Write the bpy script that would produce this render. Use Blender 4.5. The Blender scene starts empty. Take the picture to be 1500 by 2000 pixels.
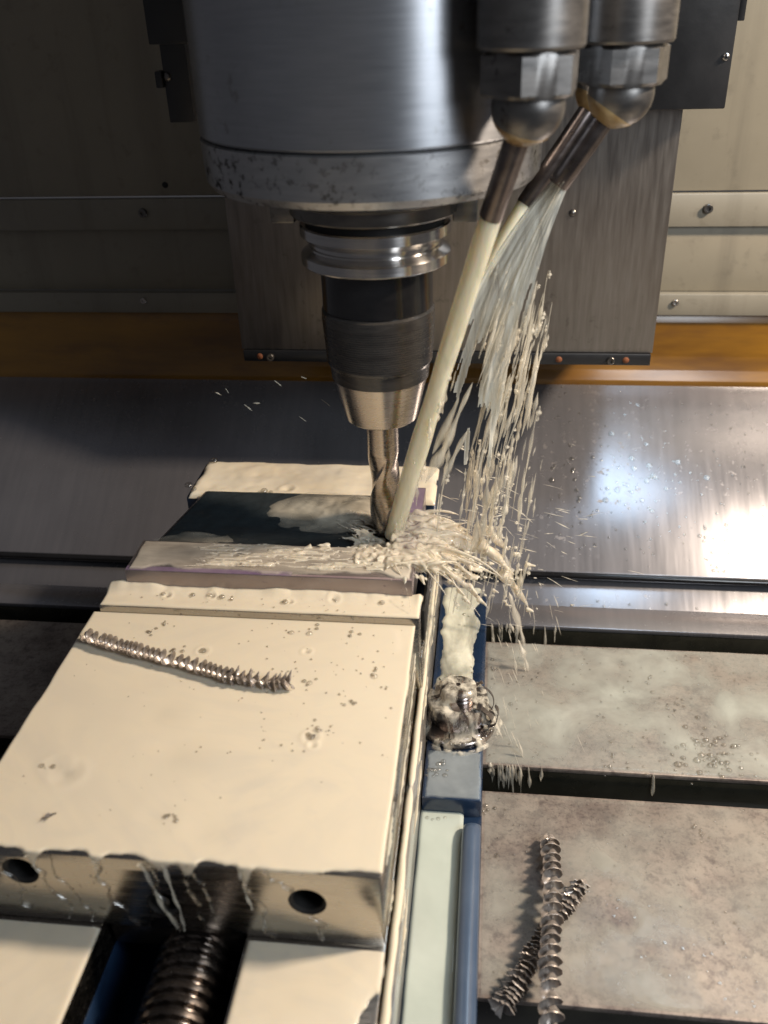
import bpy, bmesh, math, random
import numpy as np
from mathutils import Vector, Matrix

random.seed(7)
S = 0.001                                    # everything below is written in millimetres
scene = bpy.context.scene
COL = scene.collection

# ------------------------------------------------------------------ camera
cam_d = bpy.data.cameras.new('camera')
cam = bpy.data.objects.new('camera', cam_d)
COL.objects.link(cam)
cam_d.sensor_fit = 'VERTICAL'
cam_d.sensor_height = 36.0
cam_d.lens = 1760.0 / 2000.0 * 36.0
cam_d.clip_start = 0.01
cam_d.clip_end = 20.0
# rows: world axes written in camera space (measured from the vanishing points of the vise and the head)
RW = Matrix(((0.99325866, -0.02979776, 0.11202378),
             (0.11152703, 0.50914515, -0.85342424),
             (-0.03160623, 0.8601647, 0.50903608)))
cam.matrix_world = Matrix.Translation(Vector((49.305, -381.243, 239.093)) * S) @ RW.to_4x4()
cam_d.dof.use_dof = True
cam_d.dof.focus_distance = 0.455
cam_d.dof.aperture_fstop = 11.0
scene.camera = cam

# ------------------------------------------------------------------ world, lamps, exposure
world = bpy.data.worlds.new('World')
scene.world = world
world.use_nodes = True
bg = world.node_tree.nodes['Background']
bg.inputs[0].default_value = (0.80, 0.80, 0.88, 1)
bg.inputs[1].default_value = 0.075

def area_lamp(name, loc, target, sx, sy, power, col):
    d = bpy.data.lights.new(name, 'AREA')
    d.shape = 'RECTANGLE'
    d.size = sx * S
    d.size_y = sy * S
    d.energy = power
    d.color = col
    o = bpy.data.objects.new(name, d)
    COL.objects.link(o)
    o.location = Vector(loc) * S
    o.rotation_euler = (Vector(target) - Vector(loc)).to_track_quat('-Z', 'Y').to_euler()
    return o

# the machine's warm work lamp up on the right, and a cooler lamp under the roof at the back
area_lamp('work_lamp', (610, -25, 530), (0, -60, -20), 75, 75, 8.6, (1.0, 0.82, 0.64))
area_lamp('roof_lamp', (236, 168, 420), (190, 120, -60), 190, 110, 0.46, (0.62, 0.81, 1.0))
area_lamp('door_light', (400, -400, 380), (20, -40, 150), 170, 300, 1.9, (0.88, 0.94, 1.0))

scene.view_settings.view_transform = 'Standard'
scene.view_settings.look = 'None'
scene.view_settings.gamma = 1.0
scene.view_settings.use_curve_mapping = False
scene.view_settings.exposure = 0.0
scene.cycles.max_bounces = 8
scene.cycles.transparent_max_bounces = 16
scene.cycles.caustics_reflective = False
scene.cycles.caustics_refractive = False
scene.cycles.sample_clamp_indirect = 4.0

# ------------------------------------------------------------------ numeric noise
def _hash(ix, iy, iz, seed):
    n = (ix * 374761393 + iy * 668265263 + iz * 2147483647 + seed * 974634777) & 0xffffffff
    n = ((n ^ (n >> 13)) * 1274126177) & 0xffffffff
    return ((n ^ (n >> 16)) & 0xffff) / 65535.0

def vnoise(x, y, z=0.0, seed=0):
    x = np.asarray(x, float); y = np.asarray(y, float); z = np.asarray(z, float) + 0 * x
    ix = np.floor(x).astype(np.int64); iy = np.floor(y).astype(np.int64); iz = np.floor(z).astype(np.int64)
    fx = x - ix; fy = y - iy; fz = z - iz
    fx = fx * fx * (3 - 2 * fx); fy = fy * fy * (3 - 2 * fy); fz = fz * fz * (3 - 2 * fz)
    r = 0
    for dx in (0, 1):
        for dy in (0, 1):
            for dz in (0, 1):
                w = (fx if dx else 1 - fx) * (fy if dy else 1 - fy) * (fz if dz else 1 - fz)
                r = r + w * _hash(ix + dx, iy + dy, iz + dz, seed)
    return r * 2 - 1

def fbm(x, y, z=0.0, seed=0, octv=3):
    r = 0; a = 1.0; t = 0
    for k in range(octv):
        r = r + a * vnoise(np.asarray(x) * 2 ** k, np.asarray(y) * 2 ** k, np.asarray(z) * 2 ** k, seed + k * 17)
        t += a; a *= 0.5
    return r / t

# ------------------------------------------------------------------ material helpers
MATS = {}
def optical(m, base=None, depth=0.0, round_=0.0):
    """opacity of milky liquid: from film thickness in mm (attribute 'thick') or from the path length through a round strand"""
    def mth(op, a, b=None):
        nd = m.n('ShaderNodeMath'); nd.operation = op
        for i, v in ((0, a), (1, b)):
            if v is None: continue
            if isinstance(v, (int, float)): nd.inputs[i].default_value = v
            else: m.l(v, nd.inputs[i])
        return nd.outputs[0]
    out = base
    if depth:
        at = m.n('ShaderNodeAttribute'); at.attribute_name = 'thick'
        a = mth('SUBTRACT', 1.0, mth('EXPONENT', mth('MULTIPLY', at.outputs['Fac'], -depth)))
        out = a if out is None else mth('MULTIPLY', a, out)
    if round_:
        lw = m.n('ShaderNodeLayerWeight'); lw.inputs['Blend'].default_value = 0.5
        a = mth('POWER', mth('SUBTRACT', 1.0, lw.outputs['Facing']), round_)
        out = a if out is None else mth('MULTIPLY', a, out)
    m.l(out, m.b.inputs['Alpha'])

class NT:
    def __init__(s, name):
        m = bpy.data.materials.new(name); m.use_nodes = True
        s.m = m; s.t = m.node_tree; s.b = s.t.nodes['Principled BSDF']
        s.tc = s.t.nodes.new('ShaderNodeTexCoord')
        MATS[name] = m
    def n(s, ty, **kw):
        nd = s.t.nodes.new(ty)
        for k, v in kw.items():
            if k in nd.inputs: nd.inputs[k].default_value = v
            else: setattr(nd, k, v)
        return nd
    def l(s, a, b): s.t.links.new(a, b)
    def mapped(s, scale=(1, 1, 1)):
        mp = s.n('ShaderNodeMapping')
        mp.inputs['Scale'].default_value = scale
        geo = s.n('ShaderNodeNewGeometry')
        s.l(geo.outputs['Position'], mp.inputs['Vector'])
        return mp.outputs[0]
    def noise(s, scale, stretch=(1, 1, 1), detail=4, rough=0.55, dist=0.0):
        nd = s.n('ShaderNodeTexNoise')
        nd.inputs['Scale'].default_value = scale
        nd.inputs['Detail'].default_value = detail
        nd.inputs['Roughness'].default_value = rough
        nd.inputs['Distortion'].default_value = dist
        s.l(s.mapped(stretch), nd.inputs['Vector'])
        return nd.outputs['Fac']
    def ramp(s, fac, stops):
        r = s.n('ShaderNodeValToRGB')
        el = r.color_ramp.elements
        while len(el) < len(stops): el.new(0.5)
        for e, (p, c) in zip(el, stops):
            e.position = p
            e.color = (c[0], c[1], c[2], 1) if hasattr(c, '__len__') else (c, c, c, 1)
        s.l(fac, r.inputs[0])
        return r.outputs[0]
    def mix(s, fac, a, b, mode='MIX'):
        nd = s.n('ShaderNodeMix'); nd.data_type = 'RGBA'; nd.blend_type = mode
        for sock, v in ((nd.inputs[0], fac), (nd.inputs[6], a), (nd.inputs[7], b)):
            if isinstance(v, (int, float)): sock.default_value = v
            elif isinstance(v, tuple): sock.default_value = (*v, 1)
            else: s.l(v, sock)
        return nd.outputs[2]
    def bump(s, h, strength=0.2, dist=0.5):
        b = s.n('ShaderNodeBump')
        b.inputs['Strength'].default_value = strength
        b.inputs['Distance'].default_value = dist * S
        s.l(h, b.inputs['Height'])
        s.l(b.outputs[0], s.b.inputs['Normal'])
        return b
    def set(s, **kw):
        for k, v in kw.items():
            k = k.replace('_', ' ')
            sock = s.b.inputs[k]
            if isinstance(v, (int, float)): sock.default_value = v
            elif isinstance(v, tuple): sock.default_value = (*v, 1) if len(v) == 3 else v
            else: s.l(v, sock)

def metal(name, c0, c1, rough, stretch=(1, 1, 1), nscale=60, spots=None, spot_scale=180, metallic=1.0, bump=0.08, aniso=0.0, spot_lo=0.60, spot_hi=0.72, rvar=0.08, turned=False):
    m = NT(name)
    f1 = m.noise(nscale, stretch, 5)
    f2 = m.noise(12, (1, 1, 1), 4)
    col = m.mix(m.ramp(f1, [(0.3, 0.0), (0.7, 1.0)]), c0, c1)
    col = m.mix(m.ramp(f2, [(0.35, 0.0), (0.75, 0.45)]), col, tuple(x * 0.55 for x in c0))
    r = m.ramp(f1, [(0.25, max(rough - rvar, 0.03)), (0.75, rough + rvar)])
    if spots:
        f3 = m.noise(spot_scale, (1, 1, 1), 6, 0.65)
        mask = m.ramp(f3, [(spot_lo, 0.0), (spot_hi, 1.0)])
        gate = m.ramp(f2, [(0.42, 0.0), (0.58, 1.0)])
        mk = m.mix(1.0, mask, gate, 'MULTIPLY')
        col = m.mix(mk, col, spots)
        r = m.mix(mk, r, (0.6, 0.6, 0.6))
    m.set(Base_Color=col, Metallic=metallic, Roughness=r, Anisotropic=aniso)
    if turned:
        tg = m.n('ShaderNodeTangent'); tg.direction_type = 'RADIAL'; tg.axis = 'Z'
        m.l(tg.outputs[0], m.b.inputs['Tangent'])
        m.set(Anisotropic=turned, Anisotropic_Rotation=0.25)
    m.bump(f1, bump, 0.3)
    return m.m

def paint(name, c0, c1, rough, coat=0.0, nscale=25, dirt=None, bump=0.03, stretch=(1, 1, 1)):
    m = NT(name)
    f = m.noise(nscale, stretch, 6, 0.6)
    col = m.mix(m.ramp(f, [(0.3, 0.0), (0.7, 1.0)]), c0, c1)
    if dirt:
        g = m.noise(90, (1, 1, 1), 5, 0.6)
        col = m.mix(m.ramp(g, [(0.58, 0.0), (0.75, 0.7)]), col, dirt)
    if dirt:
        dr = m.noise(55, (1, 1, 0.05), 4, 0.6)
        col = m.mix(m.ramp(dr, [(0.54, 0.0), (0.74, 0.55)]), col, dirt)
    m.set(Base_Color=col, Roughness=m.ramp(f, [(0.2, rough - 0.06), (0.8, rough + 0.1)]), Coat_Weight=coat, Coat_Roughness=0.12)
    m.bump(m.noise(400, (1, 1, 1), 3), bump, 0.2)
    return m.m

def coolant(name, col, alpha=None, rough=0.12, sss=0.35, sscale=0.003, a_scale=30, a_stretch=(1, 1, 1), bump=0.0, bscale=120, ar=(0.3, 0.72), depth=0.0, round_=0.0):
    m = NT(name)
    f = m.noise(18, (1, 1, 1), 4, 0.55, 0.6)
    c = m.mix(m.ramp(f, [(0.3, 0.0), (0.75, 1.0)]), col, tuple(x * k for x, k in zip(col, (0.93, 0.96, 0.95))))
    m.set(Base_Color=c, Roughness=rough, IOR=1.34)
    if sss:
        m.set(Subsurface_Weight=sss, Subsurface_Scale=sscale)
        m.b.inputs['Subsurface Radius'].default_value = (1.0, 0.8, 0.55)
    if alpha:
        g = m.noise(a_scale, a_stretch, 5, 0.6, 0.4)
        optical(m, m.ramp(g, [(ar[0], alpha[0]), (ar[1], alpha[1])]), depth, round_)
    elif depth or round_: optical(m, None, depth, round_)
    if bump:
        m.bump(m.noise(bscale, (1, 1, 1), 4), bump, 0.6)
    return m.m

# ------------------------------------------------------------------ materials
metal('spindle_steel', (0.40, 0.415, 0.445), (0.47, 0.485, 0.515), 0.36, (1, 1, 14), 60, (0.26, 0.255, 0.25), 230, 0.88, 0.006, 0.0, 0.58, 0.70, 0.02, 0.7)
metal('ring_steel', (0.42, 0.425, 0.44), (0.52, 0.525, 0.535), 0.38, (1, 1, 6), 80, (0.05, 0.045, 0.04), 260, 0.85, 0.08, 0.0, 0.53, 0.62, 0.05, 0.6)
metal('bright_steel', (0.62, 0.60, 0.58), (0.74, 0.72, 0.70), 0.24, (1, 1, 14), 60, None, 200, 1.0, 0.01, 0.0, .6, .7, 0.03, 0.85)
metal('fastener_steel', (0.50, 0.48, 0.46), (0.62, 0.60, 0.58), 0.25, (1, 1, 1), 60, None, 200, 1.0, 0.03)
metal('nose_steel', (0.52, 0.47, 0.42), (0.62, 0.57, 0.52), 0.28, (1, 1, 10), 80, None, 200, 1.0, 0.02, 0.0, .6, .7, 0.03, 0.8)
metal('dull_steel', (0.16, 0.15, 0.14), (0.24, 0.225, 0.21), 0.34, (1, 1, 3), 90, (0.05, 0.045, 0.04), 250, 0.9, 0.1)
metal('nozzle_steel', (0.17, 0.165, 0.16), (0.27, 0.26, 0.25), 0.36, (1, 1, 4), 70, (0.03, 0.027, 0.025), 180, 0.85, 0.15)
metal('tube_steel', (0.13, 0.11, 0.105), (0.22, 0.19, 0.18), 0.33, (1, 1, 2), 110, (0.05, 0.045, 0.045), 300, 0.9, 0.1)
metal('head_cover_steel', (0.23, 0.21, 0.195), (0.33, 0.31, 0.29), 0.36, (6, 1, 0.5), 60, (0.13, 0.115, 0.10), 150, 0.85, 0.05)
metal('way_cover_steel', (0.33, 0.33, 0.355), (0.38, 0.375, 0.40), 0.235, (9, 0.6, 0.6), 28, (0.31, 0.29, 0.285), 200, 0.66, 0.006, 0.0, .6, .72, 0.03)
metal('jaw_steel', (0.47, 0.44, 0.40), (0.56, 0.53, 0.48), 0.25, (1, 4, 8), 80, (0.10, 0.085, 0.075), 330, 1.0, 0.06, 0.0, 0.62, 0.70)
metal('chip_steel', (0.46, 0.41, 0.37), (0.64, 0.58, 0.53), 0.36, (1, 1, 1), 300, (0.20, 0.16, 0.15), 500, 0.5, 0.1)
metal('screw_steel', (0.10, 0.085, 0.075), (0.20, 0.17, 0.15), 0.24, (1, 1, 1), 120, None, 200, 0.95, 0.06)
metal('mill_steel', (0.48, 0.42, 0.37), (0.60, 0.54, 0.48), 0.26, (1, 1, 6), 120, None, 200, 1.0, 0.0)
metal('workpiece_steel', (0.33, 0.28, 0.27), (0.45, 0.39, 0.38), 0.33, (0.6, 5, 1), 90, (0.16, 0.12, 0.15), 200, 0.75, 0.05)
metal('bolt_steel', (0.22, 0.19, 0.18), (0.36, 0.32, 0.30), 0.22, (1, 1, 1), 150, (0.04, 0.035, 0.035), 260, 0.95, 0.12)
paint('layout_purple', (0.17, 0.115, 0.20), (0.27, 0.21, 0.27), 0.35, 0.2, 70)
paint('layout_faint', (0.24, 0.17, 0.19), (0.33, 0.26, 0.26), 0.35, 0.2, 70)
paint('flank_grey', (0.26, 0.24, 0.215), (0.42, 0.385, 0.335), 0.22, 0.6, 120, (0.03, 0.07, 0.18), 0.1)
paint('wall_paint', (0.26, 0.235, 0.18), (0.31, 0.28, 0.215), 0.42, 0.1, 14, (0.20, 0.18, 0.14))
paint('strip_paint', (0.26, 0.24, 0.19), (0.30, 0.275, 0.22), 0.40, 0.1, 18, (0.20, 0.18, 0.14))
paint('black_paint', (0.012, 0.013, 0.015), (0.022, 0.023, 0.026), 0.38, 0.1, 40, None, 0.2)
paint('black_oxide', (0.008, 0.008, 0.009), (0.016, 0.016, 0.017), 0.16, 0.3, 40, None, 0.01, (1, 1, 4))
paint('nut_oxide', (0.028, 0.026, 0.025), (0.050, 0.047, 0.044), 0.25, 0.15, 60, None, 0.02, (1, 1, 6))
paint('gap_black', (0.006, 0.006, 0.006), (0.010, 0.010, 0.010), 0.6)
paint('vise_blue', (0.007, 0.018, 0.045), (0.016, 0.036, 0.08), 0.22, 0.5, 30, (0.008, 0.014, 0.03))
paint('bar_blue', (0.055, 0.088, 0.15), (0.085, 0.125, 0.195), 0.30, 0.4, 30, None, 0.02)
paint('rust', (0.16, 0.05, 0.02), (0.28, 0.10, 0.04), 0.7)
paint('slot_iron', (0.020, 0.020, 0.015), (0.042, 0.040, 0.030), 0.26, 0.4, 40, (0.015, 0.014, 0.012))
paint('brass_stain', (0.34, 0.18, 0.05), (0.58, 0.42, 0.20), 0.28, 0.4, 130, (0.06, 0.04, 0.02), 0.1)

m = NT('table_iron')
f = m.noise(34, (1, 1, 1), 9, 0.75); g = m.noise(160, (1, 1, 1), 6, 0.7); h = m.noise(9, (1, 1, 1), 3)
c = m.mix(m.ramp(f, [(0.35, 0.0), (0.65, 1.0)]), (0.165, 0.132, 0.118), (0.39, 0.337, 0.288))
c = m.mix(m.ramp(g, [(0.50, 0.0), (0.66, 0.9)]), c, (0.11, 0.085, 0.08))
c = m.mix(m.ramp(h, [(0.45, 0.0), (0.7, 0.5)]), c, (0.44, 0.37, 0.31))
q = m.noise(520, (1, 1, 1), 4, 0.7)
c = m.mix(m.mix(1.0, m.ramp(q, [(0.52, 0.0), (0.64, 0.85)]), m.ramp(f, [(0.40, 1.0), (0.62, 0.15)]), 'MULTIPLY'), c, (0.075, 0.06, 0.055))
m.set(Base_Color=c, Roughness=m.ramp(f, [(0.3, 0.38), (0.7, 0.55)]), Metallic=0.25, Coat_Weight=0.15, Coat_Roughness=0.4)
m.bump(g, 0.12, 0.3)

m = NT('amber_oil')
f = m.noise(10, (0.4, 1, 2.2), 5, 0.6); g = m.noise(50, (0.5, 1, 2), 5)
c = m.mix(m.ramp(f, [(0.3, 0.0), (0.7, 1.0)]), (0.09, 0.034, 0.003), (0.42, 0.20, 0.012))
c = m.mix(m.ramp(g, [(0.5, 0.0), (0.8, 0.6)]), c, (0.12, 0.05, 0.012))
m.set(Base_Color=c, Roughness=0.34, Coat_Weight=0.7, Coat_Roughness=0.2)
m.bump(g, 0.1, 0.4)

CREAM = (0.82, 0.735, 0.575)
coolant('coolant_cream', CREAM, None, 0.10, 0.35)
m = NT('coolant_pool')
f = m.noise(9, (1, 1.5, 1), 4, 0.5, 3.0); g = m.noise(4, (1, 1, 1), 2); k = m.noise(30, (1, 1.3, 1), 4, 0.6, 2.0)
c = m.mix(m.ramp(f, [(0.36, 1.0), (0.47, 0.15), (0.53, 0.0), (0.60, 0.5), (0.68, 0.0)]), CREAM, (0.72, 0.66, 0.545))
c = m.mix(m.ramp(k, [(0.56, 0.0), (0.72, 0.5)]), c, (0.68, 0.63, 0.53))
c = m.mix(m.ramp(g, [(0.42, 0.0), (0.62, 0.75)]), c, CREAM)
m.set(Base_Color=c, Roughness=0.05, IOR=1.38, Subsurface_Weight=0.3, Subsurface_Scale=0.003)
m.b.inputs['Subsurface Radius'].default_value = (1.0, 0.8, 0.55)
m.bump(m.noise(26, (1, 1, 1), 2, 0.4, 0.6), 0.025, 1.5)
optical(m, None, 6.0)
coolant('coolant_jet_milk', (0.91, 0.85, 0.68), (0.72, 1.0), 0.05, 1.0, 0.008, 110, (1.6, 1.6, 0.22), 0.30, 80, (0.3, 0.6), 0, 0.35)
coolant('coolant_sheet', (0.92, 0.90, 0.82), (0.22, 0.88), 0.12, 0.0, 0.003, 90, (2.2, 1, 0.3), 0.3, 160)
coolant('coolant_drop', (0.93, 0.86, 0.73), (0.25, 0.88), 0.08, 0.0, 0.003, 140, (1.5, 1, 0.4), 0, 120, (0.3, 0.72), 0, 1.25)
coolant('coolant_thin', (0.55, 0.565, 0.51), (0.35, 1.0), 0.12, 0.0, 0.003, 30, (1, 1, 1), 0.15, 110, (0.34, 0.66), 2.6)
coolant('coolant_pale', (0.60, 0.66, 0.60), (0.80, 0.98), 0.06, 0.0, 0.003, 20)
coolant('coolant_shaded', (0.030, 0.040, 0.046), (0.55, 0.98), 0.10, 0.0, 0.003, 24, (0.45, 1.3, 1), 0.5, 70)  # near-black tint carries the tool holder's shadow over the slot
coolant('coolant_mist', (0.42, 0.47, 0.50), (0.55, 1.0), 0.06, 0.0, 0.003, 40, (1, 1, 1), 0.2, 90, (0.3, 0.72), 2.0)
coolant('coolant_veil', (0.82, 0.76, 0.64), (0.0, 0.95), 0.07, 0.0, 0.003, 120, (1, 1, 0.35), 0.4, 150, (0.46, 0.66))
coolant('coolant_wisp', (0.72, 0.65, 0.53), (0.2, 0.9), 0.08, 0.0, 0.003, 45, (0.6, 1.2, 1), 0.3, 60, (0.36, 0.66), 0.8)
coolant('coolant_trace', (0.54, 0.53, 0.47), (0.35, 1.0), 0.14, 0.0, 0.003, 26, (1, 1, 1), 0.15, 110, (0.36, 0.7), 2.2)
coolant('coolant_wash', (0.82, 0.73, 0.61), (0.35, 1.0), 0.10, 0.0, 0.003, 32, (0.40, 1.2, 1), 0.3, 60, (0.32, 0.66), 1.8)
coolant('coolant_rush', (0.79, 0.78, 0.65), (0.35, 1.0), 0.06, 0.3, 0.003, 70, (1.2, 0.35, 1), 0.15, 110, (0.34, 0.62), 0.6)
coolant('coolant_splash_milk', (0.88, 0.785, 0.64), (0.55, 1.0), 0.10, 0.4, 0.003, 110, (1, 1, 1), 0.2, 200, (0.3, 0.72), 0, 0.7)

def bubble(name, tint, body):
    m = NT(name)
    tr = m.n('ShaderNodeBsdfTransparent'); tr.inputs[0].default_value = (*tint, 1)
    gl = m.n('ShaderNodeBsdfGlossy'); gl.inputs['Roughness'].default_value = 0.13
    lw = m.n('ShaderNodeLayerWeight'); lw.inputs['Blend'].default_value = body
    mx = m.n('ShaderNodeMixShader')
    pw = m.n('ShaderNodeMath'); pw.operation = 'POWER'; pw.inputs[1].default_value = 2.2
    ad = m.n('ShaderNodeMath'); ad.operation = 'ADD'; ad.inputs[1].default_value = 0.10
    ml = m.n('ShaderNodeMath'); ml.operation = 'MULTIPLY'; ml.inputs[1].default_value = body
    lw.inputs['Blend'].default_value = 0.5
    m.l(lw.outputs['Facing'], pw.inputs[0]); m.l(pw.outputs[0], ml.inputs[0]); m.l(ml.outputs[0], ad.inputs[0])
    m.l(ad.outputs[0], mx.inputs[0]); m.l(tr.outputs[0], mx.inputs[1]); m.l(gl.outputs[0], mx.inputs[2])
    m.l(mx.outputs[0], m.t.nodes['Material Output'].inputs['Surface'])
bubble('bubble_film', (0.95, 0.94, 0.92), 0.75)
bubble('water_bead', (0.95, 0.95, 0.94), 0.6)

# ------------------------------------------------------------------ object helpers (all coordinates world, mm)
ORG = {}
def V(*a): return Vector(a)

def link(name, me, mat, parent, origin):
    o = bpy.data.objects.new(name, me)
    COL.objects.link(o)
    if mat:
        for mm in (mat if isinstance(mat, (list, tuple)) else [mat]): me.materials.append(MATS[mm])
    o.parent = parent
    po = ORG[parent.name] if parent else Vector((0, 0, 0))
    o.location = (origin - po) * S
    ORG[o.name] = origin
    return o

def mesh(name, verts, faces, mat, parent=None, smooth=None, fmat=None):
    vs = np.array([tuple(v) for v in verts], float)
    lo = vs.min(0); hi = vs.max(0)
    org = Vector(((lo[0] + hi[0]) / 2, (lo[1] + hi[1]) / 2, lo[2]))
    me = bpy.data.meshes.new(name)
    me.from_pydata([tuple(v) for v in (vs - np.array(org)) * S], [], [tuple(int(i) for i in f_) for f_ in faces])
    me.update()
    if smooth is not None:
        me.shade_smooth()
        if smooth < 179: me.set_sharp_from_angle(angle=math.radians(smooth))
    o = link(name, me, mat, parent, org)
    if fmat is not None: me.polygons.foreach_set('material_index', fmat)
    return o

def bm_obj(name, bm, mat, parent=None, smooth=35):
    bm.verts.index_update()
    vs = [v.co.copy() for v in bm.verts]
    fs = [[v.index for v in f_.verts] for f_ in bm.faces]
    bm.free()
    return mesh(name, vs, fs, mat, parent, smooth)

def root(name, loc, label=None, cat=None, group=None, kind=None):
    o = bpy.data.objects.new(name, None)
    COL.objects.link(o)
    o.empty_display_size = 0.01
    o.location = Vector(loc) * S
    ORG[o.name] = Vector(loc)
    tag(o, label, cat, group, kind)
    return o

def tag(o, label=None, cat=None, group=None, kind=None):
    if label: o['label'] = label
    if cat: o['category'] = cat
    if group: o['group'] = group
    if kind: o['kind'] = kind
    return o

def bm_box(x0, x1, y0, y1, z0, z1, bev=0.0, seg=2):
    bm = bmesh.new()
    bmesh.ops.create_cube(bm, size=1)
    for v in bm.verts:
        v.co = Vector((x0 if v.co.x < 0 else x1, y0 if v.co.y < 0 else y1, z0 if v.co.z < 0 else z1))
    if bev > 0:
        bmesh.ops.bevel(bm, geom=bm.edges[:], offset=bev, segments=seg, profile=0.5, affect='EDGES')
    return bm

def box(name, dims, mat, parent=None, bev=0.4, seg=2):
    return bm_obj(name, bm_box(*dims, bev, seg), mat, parent)

def slab(name, pts_yz, x0, x1, mat, parent=None, bev=0.4):
    """prism along x from a closed yz outline"""
    bm = bmesh.new()
    a = [bm.verts.new((x0, y, z)) for y, z in pts_yz]
    b = [bm.verts.new((x1, y, z)) for y, z in pts_yz]
    n = len(a)
    bm.faces.new(a); bm.faces.new(b[::-1])
    for i in range(n): bm.faces.new((a[i], b[i], b[(i + 1) % n], a[(i + 1) % n]))
    bmesh.ops.recalc_face_normals(bm, faces=bm.faces[:])
    if bev: bmesh.ops.bevel(bm, geom=bm.edges[:], offset=bev, segments=2, profile=0.5, affect='EDGES')
    return bm_obj(name, bm, mat, parent)

def prism(name, pts_xy, z0, z1, mat, parent=None, bev=0.4):
    bm = bmesh.new()
    a = [bm.verts.new((x, y, z0)) for x, y in pts_xy]
    b = [bm.verts.new((x, y, z1)) for x, y in pts_xy]
    n = len(a)
    bm.faces.new(a); bm.faces.new(b[::-1])
    for i in range(n): bm.faces.new((a[i], b[i], b[(i + 1) % n], a[(i + 1) % n]))
    bmesh.ops.recalc_face_normals(bm, faces=bm.faces[:])
    if bev: bmesh.ops.bevel(bm, geom=bm.edges[:], offset=bev, segments=2, profile=0.5, affect='EDGES')
    return bm_obj(name, bm, mat, parent)

def lathe(name, prof, cx, cy, mat, parent=None, seg=96, smooth=30, axis=None, base=None, caps=True):
    """prof: (r, z) list; axis optional direction with base point (z then runs along it)"""
    vs = []; fs = []
    n = len(prof)
    if axis is not None:
        q = Vector(axis).normalized().to_track_quat('Z', 'Y')
        b = Vector(base)
    for (r, z) in prof:
        for k in range(seg):
            a = 2 * math.pi * k / seg
            p = Vector((r * math.cos(a), r * math.sin(a), z))
            vs.append(q @ p + b if axis is not None else p + Vector((cx, cy, 0)))
    for i in range(n - 1):
        for k in range(seg):
            k2 = (k + 1) % seg
            fs.append((i * seg + k, i * seg + k2, (i + 1) * seg + k2, (i + 1) * seg + k))
    if caps and prof[0][0] > 1e-6: fs.append(tuple(range(seg))[::-1])
    if caps and prof[-1][0] > 1e-6: fs.append(tuple((n - 1) * seg + k for k in range(seg)))
    bm = bmesh.new()
    bv = [bm.verts.new(v) for v in vs]
    for f_ in fs:
        try: bm.faces.new([bv[i] for i in f_])
        except ValueError: pass
    bmesh.ops.remove_doubles(bm, verts=bm.verts[:], dist=1e-5)
    bmesh.ops.recalc_face_normals(bm, faces=bm.faces[:])
    return bm_obj(name, bm, mat, parent, smooth)

def tube_geo(path, radii, seg=10, squash=1.0, wob=None):
    path = [Vector(p) for p in path]
    vs = []; fs = []
    n = len(path)
    up = None
    for i, p in enumerate(path):
        t = (path[min(i + 1, n - 1)] - path[max(i - 1, 0)]).normalized()
        if up is None:
            up = t.orthogonal().normalized()
        up = (up - t * up.dot(t)).normalized()
        sd = t.cross(up)
        for k in range(seg):
            a = 2 * math.pi * k / seg
            r = radii[i] * (1 + (wob(i, a) if wob else 0))
            vs.append(p + up * (math.cos(a) * r) + sd * (math.sin(a) * r * squash))
    for i in range(n - 1):
        for k in range(seg):
            k2 = (k + 1) % seg
            fs.append((i * seg + k, i * seg + k2, (i + 1) * seg + k2, (i + 1) * seg + k))
    fs.append(tuple(range(seg))[::-1]); fs.append(tuple((n - 1) * seg + k for k in range(seg)))
    return vs, fs

def tube(name, path, radii, mat, parent=None, seg=14, squash=1.0, wob=None, smooth=50):
    if not hasattr(radii, '__len__'): radii = [radii] * len(path)
    vs, fs = tube_geo(path, radii, seg, squash, wob)
    return mesh(name, vs, fs, mat, parent, smooth)

def hexa(name, cx, cy, z0, z1, r, mat, parent, rot=0.0, cham=1.2):
    """hexagonal nut body with turned chamfers"""
    vs = []; fs = []; seg = 48
    ap = r * math.cos(math.pi / 6)
    levels = [(z0, 1), (z0 + cham, 0), (z1 - cham, 0), (z1, 1)]
    for z, ch in levels:
        for k in range(seg):
            a = 2 * math.pi * k / seg
            loc = (a % (math.pi / 3)) - math.pi / 6
            rr = ap / math.cos(loc)
            if ch: rr = min(rr, ap * 0.99)
            vs.append((cx + rr * math.cos(a + rot), cy + rr * math.sin(a + rot), z))
    for i in range(3):
        for k in range(seg):
            k2 = (k + 1) % seg
            fs.append((i * seg + k, i * seg + k2, (i + 1) * seg + k2, (i + 1) * seg + k))
    fs.append(tuple(range(seg))[::-1]); fs.append(tuple(3 * seg + k for k in range(seg)))
    return mesh(name, vs, fs, mat, parent, 20)

def boolean(o, cutters):
    """cut shapes out of o for good; the cutters are thrown away"""
    for c in cutters:
        md = o.modifiers.new('cut', 'BOOLEAN'); md.object = c; md.operation = 'DIFFERENCE'; md.solver = 'EXACT'
    bpy.context.view_layer.update()
    dg = bpy.context.evaluated_depsgraph_get()
    me = bpy.data.meshes.new_from_object(o.evaluated_get(dg), depsgraph=dg)
    o.modifiers.clear()
    o.data = me
    me.shade_smooth(); me.set_sharp_from_angle(angle=math.radians(30))
    for c in cutters: bpy.data.objects.remove(c, do_unlink=True)

def cutter_cyl(base, axis, r, length, seg=40):
    return lathe('cutter', [(r, 0), (r, length)], 0, 0, None, None, seg, 30, axis, base)

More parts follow.
